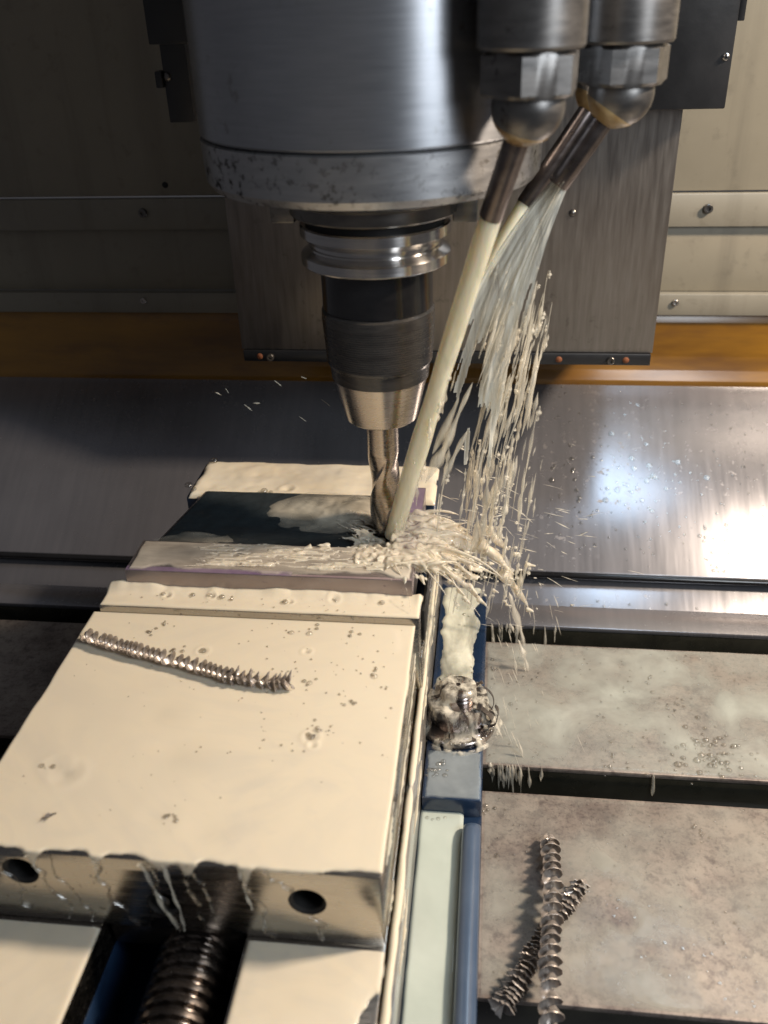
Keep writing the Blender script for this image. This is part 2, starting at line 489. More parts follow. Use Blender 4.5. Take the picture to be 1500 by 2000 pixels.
def cross_screw(parent, p, nrm, r, mat='fastener_steel', name='screw'):
    """pan head with a cross recess (sub-part)"""
    o = lathe(name, [(0.001, r * 0.55), (r * 0.5, r * 0.5), (r * 0.85, r * 0.3), (r, 0.0), (r, -0.5)], 0, 0, mat, parent, 24, 60, nrm, p)
    return o

def socket_screw(parent, p, nrm, r, mat='fastener_steel'):
    return lathe('screw', [(0.001, 0.2 * r), (r * 0.5, 0.2 * r), (r * 0.5, r * 0.8), (r * 0.9, r * 0.8), (r, r * 0.7), (r, -0.5)], 0, 0, mat, parent, 24, 40, nrm, p)

# ================================================================== SETTING: rear wall
wall = root('rear_wall', (20, 252, 20), None, None, None, 'structure')
tag(wall, 'beige painted sheet metal rear wall of the machining enclosure')
box('wall_panel', (-420, 480, 250, 256, 113.5, 760), 'wall_paint', wall, 0.8)
st = box('wall_strip', (-420, 480, 247.5, 254, 91.0, 112.4), 'strip_paint', wall, 0.8)
for x in (-196, 188): socket_screw(st, (x, 247.5, 103), (0, -1, 0), 3.0, 'dull_steel')
box('wall_panel', (-420, 480, 252, 258, 46.5, 91.6), 'wall_paint', wall, 0.5)
st = box('wall_strip', (-420, 480, 246, 254, 31.0, 46.2), 'strip_paint', wall, 0.8)
for x in (-206, 175): socket_screw(st, (x, 246, 40.5), (0, -1, 0), 2.2, 'fastener_steel')
# drain hole high on the left panel
lathe('hole_plug', [(0.001, 0.6), (1.6, 0.5), (2.2, 0)], 0, 0, 'gap_black', wall, 20, 40, (0, -1, 0), (-178, 250, 121))

# amber oil-coated guard below the wall
g_pts = [(254, 33), (251, 24), (250.5, 12), (249.5, 0), (247, -10), (243, -16.5), (243, -22), (262, -22), (262, 33)]
guard = slab('oil_guard', g_pts, -420, 480, 'amber_oil', None, 0.5)
tag(guard, 'amber oil-coated guard strip running under the beige rear wall', 'guard')

# sloping steel way cover: two telescoping plates
wc = root('way_cover', (20, 180, -110), 'sloping brushed steel way cover between rear wall and work table', 'way cover')
sl = (248 - 116) / (17 - 101.0)
def cz(y): return -17 - (248 - y) * 0.636
def plate(name, y0, y1, dz, th, parent):
    return slab(name, [(y0, cz(y0) + dz), (y1, cz(y1) + dz), (y1, cz(y1) + dz - th), (y0, cz(y0) + dz - th)], -420, 480, 'way_cover_steel', parent, 0.3)
plate('cover_plate', 117.5, 247, 0, 2.0, wc)
plate('lower_plate', 30, 150, -9.0, 2.0, wc)
tube('rubber_lip', [(-420, 117.2, cz(117.2) - 2.6), (480, 117.2, cz(117.2) - 2.6)], 2.3, 'black_oxide', wc, 12)

# ================================================================== work table with T-slots
tb = root('work_table', (20, -60, -150), 'cast iron milling machine table with dark T-slots running left to right', 'work table')
TZ = -100
for (y0, y1) in ((-176, -72.5), (-55.6, 41.5), (58.5, 80)):
    slab('table_slab', [(y0, TZ - 3), (y0, TZ), (y1, TZ), (y1, TZ - 3)], -420, 480, 'table_iron' if y0 < 50 else 'way_cover_steel', tb, 0.7)
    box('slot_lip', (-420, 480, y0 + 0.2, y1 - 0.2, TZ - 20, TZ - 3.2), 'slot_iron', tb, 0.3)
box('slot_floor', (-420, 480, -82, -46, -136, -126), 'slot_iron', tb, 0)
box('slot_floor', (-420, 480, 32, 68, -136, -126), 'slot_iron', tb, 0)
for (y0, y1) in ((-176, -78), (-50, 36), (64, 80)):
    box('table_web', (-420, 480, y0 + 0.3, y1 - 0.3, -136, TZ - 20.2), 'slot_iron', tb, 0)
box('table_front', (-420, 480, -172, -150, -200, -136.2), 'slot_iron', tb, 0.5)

# ================================================================== spindle
sp = root('spindle_head', (0, 0, 157), 'large grey steel spindle cylinder with dark seam, centre top', 'spindle')
lathe('housing', [(60, 189.6), (66.5, 189.6), (67.2, 190.4), (67.4, 700), (60, 700)], 0, 0, 'spindle_steel', sp, 128)
lathe('seam', [(66.2, 187.6), (66.2, 190.2)], 0, 0, 'gap_black', sp, 96)
lathe('nose_ring', [(40, 170.2), (62.5, 170.2), (64.6, 170.6), (66.6, 173.5), (67.3, 188.3), (66.2, 188.9), (40, 188.9)], 0, 0, 'ring_steel', sp, 128)
lathe('spindle_nose', [(20, 157.2), (34.4, 157.2), (35.2, 158), (35.2, 162.5), (38.5, 163.5), (44, 165.5), (44, 171)], 0, 0, 'dull_steel', sp, 96)
lathe('nose_bore', [(20, 153.0), (29.0, 153.0), (29.0, 157.6), (20, 157.6)], 0, 0, 'gap_black', sp, 64)
for s in (-1, 1):
    box('drive_key', (s * 37.5 - 5, s * 37.5 + 5, -8, 8, 153.5, 168), 'nozzle_steel', sp, 0.7)

# head cover behind the spindle
hc = root('head_cover', (20, 160, 36), 'brushed stainless cover plate hanging behind the spindle', 'machine cover')
slab('plate', [(150, 39.5), (150, 760), (154, 760), (154, 39.5)], -107.5, 146.5, 'head_cover_steel', hc, 0.5)
for s, x in ((-1, -107.5), (1, 146.5)):
    box('side_plate', (min(x, x - s * 2), max(x, x - s * 2), 154.3, 246, 39.5, 760), 'head_cover_steel', hc, 0.4)
bar = box('bottom_bar', (-106.5, 145.6, 148.4, 240, 32.0, 39.2), 'black_paint', hc, 0.6)
for x in (-96, 91, 131):
    lathe('screw', [(0.001, 0.6), (1.5, 0.5), (2.0, 0)], 0, 0, 'rust', bar, 16, 50, (0, -1, 0), (x, 148.4, 35.4))
socket_screw(bar, (122, 148.4, 35.2), (0, -1, 0), 2.3, 'dull_steel')
socket_screw(bar, (-89, 148.4, 35.2), (0, -1, 0), 2.3, 'dull_steel')
lathe('bolt_head', [(0.001, 1.0), (1.6, 0.8), (2.2, 0)], 0, 0, 'dull_steel', hc, 16, 50, (0, -1, 0), (93, 150, 122))

# black box top right
bx = root('control_box', (145, 140, 177), 'black painted metal box with cross-head screw at top right', 'box')
box('body', (118, 163.5, 131, 149.7, 177, 330), 'black_paint', bx, 0.8)
fl = box('side_flange', (163.7, 167, 133, 149, 216, 330), 'black_paint', bx, 0.5)
sc = cross_screw(bx, (160.2, 131, 200.6), (0, -1, 0), 2.0, 'fastener_steel')
for a in (0, 1):
    w, h_ = ((1.1, 0.35), (0.35, 1.1))[a]
    box('cross_recess', (160.2 - w, 160.2 + w, 129.75, 130.15, 200.6 - h_, 200.6 + h_), 'gap_black', sc, 0)

# black bracket top left
bk = root('sensor_bracket', (-97, 60, 184), 'narrow black bracket hanging left of the spindle', 'bracket')
arm = prism('arm', [(-103.5, 62), (-91.5, 62), (-91.5, 70), (-103.5, 70)], 184, 330, 'black_paint', bk, 0.6)
box('clip', (-106.5, -88.5, 57, 61.8, 217, 330), 'black_paint', bk, 0.6)
box('tab', (-107.0, -103.7, 60, 68, 199, 206), 'black_paint', bk, 0.6)
cross_screw(bk, (-101.7, 61.9, 203.5), (0, -1, 0), 1.9, 'dull_steel')

# ================================================================== coolant nozzles
def nozzle(cx, cy, rb, zb, aim, tl, label, hexrot, tr=4.3):
    n = root('coolant_nozzle', (cx, cy, zb - 40), label, 'nozzle', 'coolant nozzles beside the spindle')
    lathe('barrel', [(rb - 3, zb), (rb - 0.6, zb), (rb, zb + 1.0), (rb + 0.2, zb + 120), (rb - 3, zb + 120)], cx, cy, 'nozzle_steel', n, 64)
    hexa('hex_nut', cx, cy, zb - 13.6, zb - 0.3, rb * 0.96, 'nozzle_steel', n, hexrot)
    bc = Vector((cx, cy, zb - 16.5))
    R_ = rb * 0.70
    prof = []
    for k in range(20):
        a = math.pi / 2 * 0.30 - (math.pi / 2 * 1.30) * k / 19
        prof.append((max(R_ * math.cos(a), 0.001), bc.z + R_ * math.sin(a)))
    ball = lathe('swivel_ball', prof, cx, cy, 'nozzle_steel', n, 48, 60)
    d = (Vector(aim) - bc).normalized()
    # brassy worn band on the ball round the tube
    lathe('worn_band', [(tr + 0.2, R_ * 0.98), (R_ * 0.55, R_ * 0.865), (R_ * 0.72, R_ * 0.715), (R_ * 0.83, R_ * 0.58), (R_ * 0.83, R_ * 0.52)], 0, 0, 'brass_stain', ball, 40, 60, d, bc)
    p0 = bc + d * (R_ * 0.6)
    lathe('tube', [(tr - 1.2, 0.5), (tr - 1.2, tl), (tr - 0.3, tl), (tr, tl - 0.5), (tr, 0), (tr - 1.2, 0.5)], 0, 0, 'tube_steel', n, 32, 35, d, p0, False)
    return n, p0 + d * tl, d

N1 = nozzle(59, -62, 17.0, 219, (1, -9, 6), 33, 'nearest steel coolant nozzle, in front of the spindle, aimed at the end mill', 0.35)
N2 = nozzle(94, -12, 17.0, 217, (34, -12, 108), 31, 'steel coolant nozzle on the right beside the black box', 0.15)
N3 = nozzle(92, 34, 16.0, 214, (38, 8, 120), 48, 'dark coolant nozzle half hidden behind the other two, only its tube showing', 0.5, 4.0)

# ================================================================== tool holder and end mill
th = root('tool_holder', (0, 0, 63), 'milling chuck with bright grooved flange and black body under the spindle', 'tool holder')
lathe('flange', [(22, 153.4), (31.0, 153.4), (31.6, 152.8), (31.6, 148.9), (31.1, 148.4), (28.3, 146.4), (28.0, 146.0), (28.0, 145.0), (27.2, 144.8), (27.2, 144.2), (28.0, 144.0), (28.3, 143.3), (31.0, 141.6), (31.6, 141.0), (31.6, 137.4), (31.0, 136.8), (22, 136.8)], 0, 0, 'bright_steel', th, 128, 20)
lathe('body', [(20, 137.2), (24.0, 137.2), (24.0, 117.5), (23.3, 116.7), (20, 116.7)], 0, 0, 'black_oxide', th, 96)
prof = [(20, 117.2), (23.6, 117.0), (24.7, 116.0), (24.8, 112.8)]
z = 112.2
while z > 93.2:
    t = (112.2 - z) / 19.0
    r = 24.8 - 1.1 * t
    prof += [(r, z), (r, z - 0.72), (r - 0.22, z - 0.82), (r - 0.22, z - 0.92)]
    z -= 1.02
prof += [(23.4, 92.6), (23.1, 91.6), (22.6, 91.2), (22.5, 90.6), (22.0, 85.0), (19, 84.8)]
lathe('clamping_nut', prof, 0, 0, 'nut_oxide', th, 96, 25)
lathe('nut_nose', [(18, 85.2), (21.4, 84.8), (21.2, 83.6), (17.3, 67.2), (16.6, 64.6), (15.6, 63.8), (9, 63.8)], 0, 0, 'nose_steel', th, 96, 30)

em = root('end_mill', (0, 0, 0), 'steel end mill with spiral flutes plunging into the workpiece', 'end mill')
lathe('shank', [(7.5, 64.5), (7.5, 47.0), (5, 47.0)], 0, 0, 'mill_steel', em, 48)
vs = []; fs = []; seg = 72; rows = 90
for i in range(rows + 1):
    z = 0.3 + (47.2 - 0.3) * i / rows
    tw = z / 92.0 * 2 * math.pi
    for k in range(seg):
        a = 2 * math.pi * k / seg
        u = ((a * 3 / (2 * math.pi)) % 1.0)            # three flutes
        if u < 0.16: r = 8.0
        elif u < 0.26: r = 8.0 - (u - 0.16) / 0.10 * 0.7
        elif u < 0.62: r = 7.3 - 1.7 * math.sin((u - 0.26) / 0.36 * math.pi / 2)
        elif u < 0.93: r = 5.6 + 1.0 * ((u - 0.62) / 0.31) ** 2
        else: r = 6.6 + 1.4 * ((u - 0.93) / 0.07)
        r = 7.5 - (8.0 - r) * 0.62 * min(1.0, max(0.0, (46.0 - z) / 9.0))
        vs.append((r * math.cos(a + tw), r * math.sin(a + tw), z))
for i in range(rows):
    for k in range(seg):
        k2 = (k + 1) % seg
        fs.append((i * seg + k, i * seg + k2, (i + 1) * seg + k2, (i + 1) * seg + k))
fs.append(tuple(range(seg))[::-1])
mesh('flutes', vs, fs, 'mill_steel', em, 40)

# ================================================================== vise
vz = root('machine_vise', (-54, -70, -100), 'blue machine vise with wide coolant-covered steel jaws gripping the workpiece', 'vise')
base = prism('base', [(-131, -300), (23.5, -300), (23.5, 84), (-131, 84)], -99.9, -90.5, 'vise_blue', vz, 1.0)
# guide rails either side of the screw
for (x0, x1) in ((-128, -80.5), (-28.5, 20)):
    rb = box('guide_rail', (x0, x1, -300, -20, -90.2, -62), 'vise_blue', vz, 1.0)
    box('rail_top', (x0, x1, -300, -20, -61.8, -44.4), 'jaw_steel', rb, 0.7)
box('side_wall', (20.2, 23.6, -300, 78, -90.3, -47.0), 'flank_grey', vz, 1.0)
box('side_wall', (-131.6, -128.2, -300, 78, -90.3, -47.0), 'flank_grey', vz, 1.0)
# movable jaw with three bolt holes in its front face
jaw = box('movable_jaw', (-128, 19.7, -195.2, -64.6, -44.2, -8.2), 'jaw_steel', vz, 0.7)
cuts = [cutter_cyl((x, -200, z), (0, 1, 0), r, 26) for x, z, r in ((-104.5, -18.6, 6.5), (-56, -30.5, 6.0), (-5.5, -23.2, 6.5))]
boolean(jaw, cuts)
for x, z, r, d in ((-104.5, -18.6, 6.4, 12), (-56, -30.5, 5.9, 8), (-5.5, -23.2, 6.4, 12)):
    lathe('hole_shade', [(r - 0.9, 0.9), (r - 0.05, 0.2), (r - 0.05, d), (r - 1.2, d), (r - 1.2, 1.2), (r - 0.9, 0.9)], 0, 0, 'gap_black', jaw, 40, 30, (0, 1, 0), (x, -195.2, z), False)  # added black lining, paints the shade inside the bolt hole
    lathe('set_screw', [(0.001, d + 1), (r * 0.45, d + 1), (r * 0.5, d - 0.8), (r - 1.4, d - 0.6), (r - 1.3, d + 2)], 0, 0, 'screw_steel', jaw, 24, 30, (0, 1, 0), (x, -195.2, z))
box('jaw_skirt', (-79.5, -30, -193.5, -70, -58, -44.4), 'screw_steel', vz, 2.0)
# front and rear hard jaw plates
box('jaw_plate', (-126, 21.5, -64.4, -45.6, -50, -4.2), 'jaw_steel', vz, 0.6)
box('fixed_jaw', (-116, 22.0, 36.5, 77.5, -60, -4.2), 'vise_blue', vz, 1.6)
box('vise_bed', (-128, 20, -19.5, 80, -90.2, -50.4), 'vise_blue', vz, 1.0)
# black plate painting the shade of the narrow gap by the jaw
box('notch_shade', (21.7, 23.0, -52, -18, -26, -9), 'gap_black', vz, 0.3)
box('jaw_cheek', (20.0, 22.6, -63, 34, -46.6, -27), 'jaw_steel', vz, 0.6)
# lead screw
vs = []; fs = []; seg = 40; L0, L1, pit = -300, -178, 4.6
rows = int((L1 - L0) / pit * 14)
for i in range(rows + 1):
    y = L0 + (L1 - L0) * i / rows
    for k in range(seg):
        a = 2 * math.pi * k / seg
        u = (y / pit + k / seg) % 1.0
        t = min(max((abs(u - 0.5) - 0.16) / 0.12, 0), 1)
        r = 11.2 + 2.3 * (t * t * (3 - 2 * t))
        vs.append((-48.5 + r * math.cos(a), y, -60 + r * math.sin(a)))
for i in range(rows):
    for k in range(seg):
        k2 = (k + 1) % seg
        fs.append((i * seg + k, (i + 1) * seg + k, (i + 1) * seg + k2, i * seg + k2))
mesh('lead_screw', vs, fs, 'screw_steel', vz, 50)

# clamping ledge on the right: channel, rounded rim bar, ear with slot
ledge = box('ledge', (23.8, 51.8, -300, -84, -99.8, -93.0), 'vise_blue', vz, 0.8)
vsr = []
pts = []
for k in range(13):
    a = math.pi * k / 12
    pts.append((47.2 + 4.2 * math.cos(a), -87.6 + 3.4 * math.sin(a)))
pts += [(43.0, -93.2), (51.4, -93.2)]
bm = bmesh.new()
ends = []
ys = [-300, -113, -108, -105, -103.6, -103.0]
for j, y in enumerate(ys):
    k_ = (1, 1, 0.96, 0.86, 0.7, 0.5)[j]
    ends.append([bm.verts.new((51.4 + (x - 51.4) * (1 if j < 2 else 0.55 + 0.45 * k_), y, -93.2 + (z + 93.2) * k_)) for x, z in pts])
for j in range(len(ys) - 1):
    for i in range(len(pts)):
        i2 = (i + 1) % len(pts)
        bm.faces.new((ends[j][i], ends[j][i2], ends[j + 1][i2], ends[j + 1][i]))
bm.faces.new(ends[0]); bm.faces.new(ends[-1][::-1])
bmesh.ops.recalc_face_normals(bm, faces=bm.faces[:])
bm_obj('rim_bar', bm, 'bar_blue', vz, 40)
# ear: U-slot open to the back
ear = [(24, -95), (51.6, -95), (51.8, 60), (49.5, 66), (46.5, 66.5), (43.6, 63), (43.2, -30)]
for k in range(9):
    a = -math.pi * k / 8
    ear.append((36.2 + 7.0 * math.cos(a), -30 + 7.0 * math.sin(a)))
ear += [(29.2, 70), (24, 76)]
ear_o = prism('clamp_ear', ear, -99.7, -82.5, 'vise_blue', vz, 1.2)

# hold-down bolt
hb = root('hold_down_bolt', (38, -46, -82.3), 'wet dark steel hold-down nut with washer on the vise ear', 'bolt')
lathe('washer', [(8.0, -82.2), (18.3, -82.2), (18.9, -81.7), (18.9, -79.2), (18.3, -78.6), (8.0, -78.6)], 38.5, -46, 'bolt_steel', hb, 56, 30)
hexa('hex_nut', 38.5, -46, -78.4, -64.5, 14.2, 'bolt_steel', hb, 0.4, 1.6)
lathe('stud', [(0.001, -58.8), (3.0, -58.8), (3.4, -57.4), (6.6, -57.4), (7.6, -58.2), (7.6, -59.6), (7.0, -60.1), (7.6, -60.7), (7.6, -61.9), (7.0, -62.4), (7.6, -63), (7.6, -64.8)], 39.5, -46, 'bolt_steel', hb, 36, 30)

# ================================================================== workpiece
wp = box('workpiece', (-117, 17.4, -50.3, 36, -14, 6.0), 'workpiece_steel', None, 0.25)
c1 = box('cutter', (-130, 8.4, -24.5, 60, 0.0, 20), None, None, 0)
c2 = prism('cutter', [(-140, -24.4), (-115.5, -24.4), (-103, 40), (-103, 60), (-140, 60)], -20, 20, None, None, 0)
boolean(wp, [c1, c2])
tag(wp, 'steel block with a milled slot clamped in the vise jaws', 'workpiece')
box('layout_stripe', (-116.8, -38, -50.0, -46.6, 6.02, 6.14), 'layout_purple', wp, 0)
box('layout_stripe', (-37.9, 17.2, -50.0, -48.6, 6.02, 6.14), 'layout_faint', wp, 0)
box('layout_stripe', (9.2, 17.2, -23.5, 35, 6.02, 6.14), 'layout_purple', wp, 0)

# ================================================================== coolant films
def film(name, x0, x1, y0, y1, z, T, res, inside, mat, label, feats=(), wav=0.25, wscale=14.0, edge=2.2, seed=1, drop=None, kind='stuff', zfun=None, cat='coolant'):
    nx = int((x1 - x0) / res) + 1; ny = int((y1 - y0) / res) + 1
    X, Y = np.meshgrid(np.linspace(x0, x1, nx), np.linspace(y0, y1, ny))
    d = inside(X, Y)
    h = T * np.sqrt(np.clip(1 - (1 - np.clip(d / edge, 0, 1)) ** 2, 0, 1)) + np.minimum(d, 0) * 1.0
    w = wav * fbm(X / wscale, Y / wscale, 0, seed, 3)
    h = h + w * np.clip(d / (edge * 2), 0, 1)
    for (fx, fy, fr, fd) in feats:
        q = np.hypot(X - fx, Y - fy) / fr
        h = h - fd * np.exp(-q * q * 2.2) + 0.30 * fd * np.exp(-((q - 1.5) / 0.45) ** 2)
    Z = z + np.maximum(h, -0.9) + (zfun(X, Y) if zfun else 0)
    if drop is not None: X, Yd, Z = drop(X, Y, Z)
    else: Yd = Y
    ok = d > -1.3
    idx = -np.ones(X.size, int)
    q = ok[:-1, :-1] & ok[1:, :-1] & ok[:-1, 1:] & ok[1:, 1:]
    ii = np.arange(X.size).reshape(X.shape)
    F = np.stack([ii[:-1, :-1][q], ii[:-1, 1:][q], ii[1:, 1:][q], ii[1:, :-1][q]], 1)
    used = np.unique(F)
    idx[used] = np.arange(len(used))
    P = np.stack([X.ravel(), Yd.ravel(), Z.ravel()], 1)[used]
    o = mesh(name, P, idx[F], mat, None, 180)
    at = o.data.attributes.new('thick', 'FLOAT', 'POINT')
    zx = zfun(X, Y) if zfun else 0 * h
    at.data.foreach_set('value', np.clip(h + 0.5 * zx, 0, 20).ravel()[used].astype(np.float32))
    tag(o, label, cat, None, kind)
    return o

def rect_in(x0, x1, y0, y1, amp=0.8, sc=9.0, seed=3, amps=(1, 1, 1, 1)):
    def f_(X, Y):
        e = [X - x0 - amps[0] * amp * (1 + fbm(X * 0 + 3.1, Y / sc, 0, seed)),
             x1 - X - amps[1] * amp * (1 + fbm(X * 0 + 7.7, Y / sc, 0, seed + 1)),
             Y - y0 - amps[2] * amp * (1 + fbm(X / sc, Y * 0 + 1.3, 0, seed + 2)),
             y1 - Y - amps[3] * amp * (1 + fbm(X / sc, Y * 0 + 5.9, 0, seed + 3))]
        return np.minimum.reduce(e)
    return f_

FILMS = {}
jaw_feats = [(-14.0, -136, 2.4, .45), (-12.6, -140, 1.5, .4), (-100.5, -161, 4.6, .42), (-70, -89, 2.0, .4), (-25, -86, 1.6, .4), (-60, -178, 6, 0.12), (-62, -150, 12, 0.16), (-75, -128, 10, 0.16), (-40, -183, 7, 0.12), (-106, -158, 4, .3)]
def jaw_drop(X, Y, Z):
    # over the front edge the film folds down the face
    k = np.clip((-194.6 - Y) / 4.0, 0, 1)
    Yn = np.where(Y < -195.0, -195.0 - 0.9 * (1 - np.exp(-(-195.0 - Y) / 1.0)), Y)
    return X, Yn, Z - k * 7.0 * k
def jaw_in(X, Y):
    e = rect_in(-130.0, 20.4, -210, -64.2, 1.0, 26, 5, (1.3, 0.5, 0, 0.1))(X, Y)
    front = Y + 193.6 + 0.9 * fbm(X / 8, X * 0, 0, 61, 3) + 3.8 * np.exp(-((X + 54) / 5) ** 2) + 4.2 * np.exp(-((X + 44) / 3) ** 2) + 4.0 * np.exp(-((X + 25) / 2.4) ** 2) + 4.2 * np.exp(-((X + 98) / 3.0) ** 2) + 3.4 * np.exp(-((X + 76) / 3.0) ** 2) + 1.6 * np.clip((X + 40) / 20, 0, 1) * np.clip((8 - X) / 8, 0, 1)
    return np.minimum(e, front)
film('coolant_film', -132, 22.5, -201, -63.0, -8.22, 0.60, 0.5,
     jaw_in, 'coolant_pool',
     'thick cream coolant pool spread over the movable jaw top', jaw_feats, 0.07, 30, 1.4, 11, jaw_drop)
film('coolant_film', -127.5, 22.5, -65.2, -49.0, -4.25, 0.7, 0.45,
     rect_in(-126.0, 21.6, -64.3, -40.0, 0.35, 14, 9, (2.0, 0.6, 0.7, 0.2)), 'coolant_pool',
     'narrow cream coolant pool on the jaw plate before the workpiece',
     [(-96, -56, 1.6, .7), (-75, -55, 1.5, .7), (-18, -54, 2.0, .5), (-38, -57, 1.4, .5)], 0.28, 18, 1.4, 21, None, 'stuff', lambda X, Y: 3.4 * np.exp(-(Y + 50.3) ** 2 / 14) * (0.7 + 0.5 * fbm(X / 15, X * 0, 0, 8)))
film('coolant_film', -117, 23, 26, 78.5, -4.3, 2.6, 0.7,
     rect_in(-116.5, 22.8, 36.2, 78.2, 1.2, 12, 14, (2.5, 0.8, 0.1, 1.2)), 'coolant_pool',
     'cream coolant heaped over the fixed jaw behind the tool',
     [(-60, 45, 3, .8), (-80, 60, 6, .6)], 0.9, 16, 4.0, 33)
film('coolant_film', -129, -79.5, -300, -197, -44.45, 0.6, 0.8,
     rect_in(-128.6, -80.2, -300, -190, 0.5, 12, 41, (1, .6, 1, .1)), 'coolant_pool',
     'cream coolant lying on the left guide rail below the jaw', (), 0.25, 18, 2.0, 43)
film('coolant_film', -29, 22.5, -300, -197, -44.45, 0.6, 0.6,
     lambda X, Y: np.minimum(rect_in(-28.2, 20.4, -300, -190, 0.4, 12, 51, (1, 1, 1, .1))(X, Y),
                             np.hypot((X - 22) / 1.0, (Y + 226) / 1.9) - 8.2 + 0.8 * fbm(X / 3, Y / 3, 0, 4)), 'coolant_pool',
     'cream coolant lying on the right guide rail below the jaw', (), 0.25, 18, 2.0, 53)
film('coolant_film', 23.7, 43.5, -300, -84.0, -93.2, 2.2, 0.7,
     rect_in(23.2, 44.0, -301, -84.5, 0.2, 12, 61), 'coolant_pale',
     'pale greenish coolant filling the channel beside the vise', (), 0.3, 16, 2.0, 63)
film('coolant_film', 24.2, 51.8, -95.4, -66, -82.6, 0.55, 0.6,
     rect_in(24.4, 51.4, -94.6, -60, 0.9, 6, 66, (1, 1, .5, .1)), 'coolant_mist',
     'thin milky coolant film on the front end of the blue ear', (), 0.12, 6, 1.5, 67)
# coolant rushing along the U-slot of the ear
film('coolant_flow', 24.2, 50.5, -36, 73, -86.5, 5.2, 0.7,
     lambda X, Y: np.minimum(np.minimum(X - 24.8 - 2.2 * fbm(X * 0, Y / 9, 0, 71), 47.5 - X + 3.5 * fbm(X * 0 + 4, Y / 8, 0, 72)), np.minimum(Y + 35, 72 - Y) + 2 * fbm(X / 5, Y * 0, 0, 73)),
     'coolant_rush', 'foaming greenish coolant rushing through the slot of the blue ear', (), 1.3, 12, 5.0, 74)
# milky film on the table slabs: two wet patches either side of the middle slot
film('coolant_film', 52.5, 480, -55.0, 41.0, TZ + 0.03, 0.40, 1.2,
     rect_in(52.0, 479, -55.3, 41.3, 0.5, 20, 81, (1, 1, 1, 1)), 'coolant_thin',
     'thin cloudy coolant film on the table between its two slots', (), 0.42, 17, 1.5, 82)
film('coolant_film', 53.0, 480, -175.4, -73.0, TZ + 0.03, 0.24, 1.2,
     rect_in(52.0, 479, -175.6, -72.9, 0.5, 20, 84, (1, 1, 1, 1)), 'coolant_trace',
     'thin cloudy coolant film on the front strip of the table', [(111, -135, 6.5, .25)], 0.34, 15, 1.5, 85)
# coolant in the milled slot, colour darkened to paint the tool holder's shadow
film('coolant_film', -116.5, 8, -24.2, 35.8, 0.05, 0.9, 0.7,
     lambda X, Y: np.minimum(rect_in(-116.5, 8.3, -24.4, 36.0, 0.2, 9, 91)(X, Y), X + 114.5 - (Y + 24.4) * 0.194), 'coolant_shaded',
     'coolant swirling in the milled slot, coloured dark for the tool holder shadow', (), 0.8, 9, 1.5, 92)
# milk washing over the front lip of the workpiece
film('coolant_film', -117, 17.3, -50.5, -24.6, 6.15, 0.9, 0.5,
     lambda X, Y: np.minimum(rect_in(-116, 16.6, -50, -25, 0.5, 8, 95)(X, Y), (Y + 48.0 + 4.2 * fbm(X / 14, Y * 0, 0, 96, 3))), 'coolant_wash',
     'milky coolant washing over the front lip of the workpiece', (), 0.5, 14, 1.5, 97)

film('coolant_wave', -118, -62, -24, 2, 0.3, 1.0, 0.7,
     lambda X, Y: 4 * (1 - ((X + 92) / 28) ** 2 - ((Y + 17) / 12) ** 2) + 3 * fbm(X / 12, Y / 5, 0, 111), 'coolant_wisp',
     'milky streak of coolant washing along the left end of the slot', (), 0.8, 12, 4.0, 112)
# a milky wave thrown back across the slot by the cutter
film('coolant_wave', -70, -5, -6, 37, 0.3, 1.2, 0.8,
     lambda X, Y: 22 * (1 - ((X + 32) / 32) ** 2 - ((Y - 16) / 21) ** 2) * 0.5 + 3 * fbm(X / 9, Y / 7, 0, 101), 'coolant_wisp',
     'milky wave of coolant thrown back over the slot left of the end mill', (), 1.8, 11, 6.0, 102, None, 'stuff',
     lambda X, Y: 6.5 * np.exp(-((X + 16) / 14) ** 2 - ((Y - 16) / 11) ** 2) + 3.0 * np.exp(-((X + 42) / 12) ** 2 - ((Y - 24) / 9) ** 2))

# ================================================================== jets and spray
P1 = N1[1]; d1 = N1[2]
hit = Vector((4.5, -10.5, 5.0))
path = []; rad = []
for i in range(41):
    t = i / 40
    p = (P1 - d1 * 4) * (1 - t) + hit * t
    p.z += 6.0 * t * (1 - t)
    path.append(p)
    rad.append(3.7 + 1.1 * t - 1.2 * max(0, t - 0.75) * 2 + 0.10 * math.sin(t * 23))
o = tube('coolant_jet', path, rad, 'coolant_jet_milk', None, 28, 1.0, lambda i, a: 0.16 * float(fbm(math.cos(a) * 1.5, math.sin(a) * 1.5, i / 9.0, 3)) + 0.05 * float(fbm(math.cos(a) * 4, math.sin(a) * 4, i / 5.0, 7)), 60)
tag(o, 'long straight milky coolant jet striking the end mill', 'coolant jet', 'coolant jets leaving the nozzles')

def strand_geo(p, d, L, r, seg=6, n=7, bend=0.0, rnd=random):
    d = Vector(d).normalized(); s = d.orthogonal().normalized()
    pts = []; rr = []
    ph = rnd.random() * 6.28; fl = rnd.uniform(0.25, 0.75); fq = rnd.uniform(5, 16)
    for i in range(n):
        t = i / (n - 1)
        pts.append(Vector(p) + d * (L * t) + s * (bend * math.sin(t * 3 + ph)) + Vector((0, 0, -L * 0.05 * t * t)))
        w = (t / fl if t < fl else (1 - t) / (1 - fl))
        rr.append(max(r * (w ** 0.5) * (1 + 0.42 * math.sin(t * fq + ph)), 0.03))
    return tube_geo(pts, rr, seg)

class Bag:
    def __init__(s): s.v = []; s.f = []
    def add(s, g):
        k = len(s.v)
        s.v += g[0]; s.f += [tuple(i + k for i in f_) for f_ in g[1]]
    def build(s, name, mat, smooth=60): return mesh(name, s.v, s.f, mat, None, smooth)

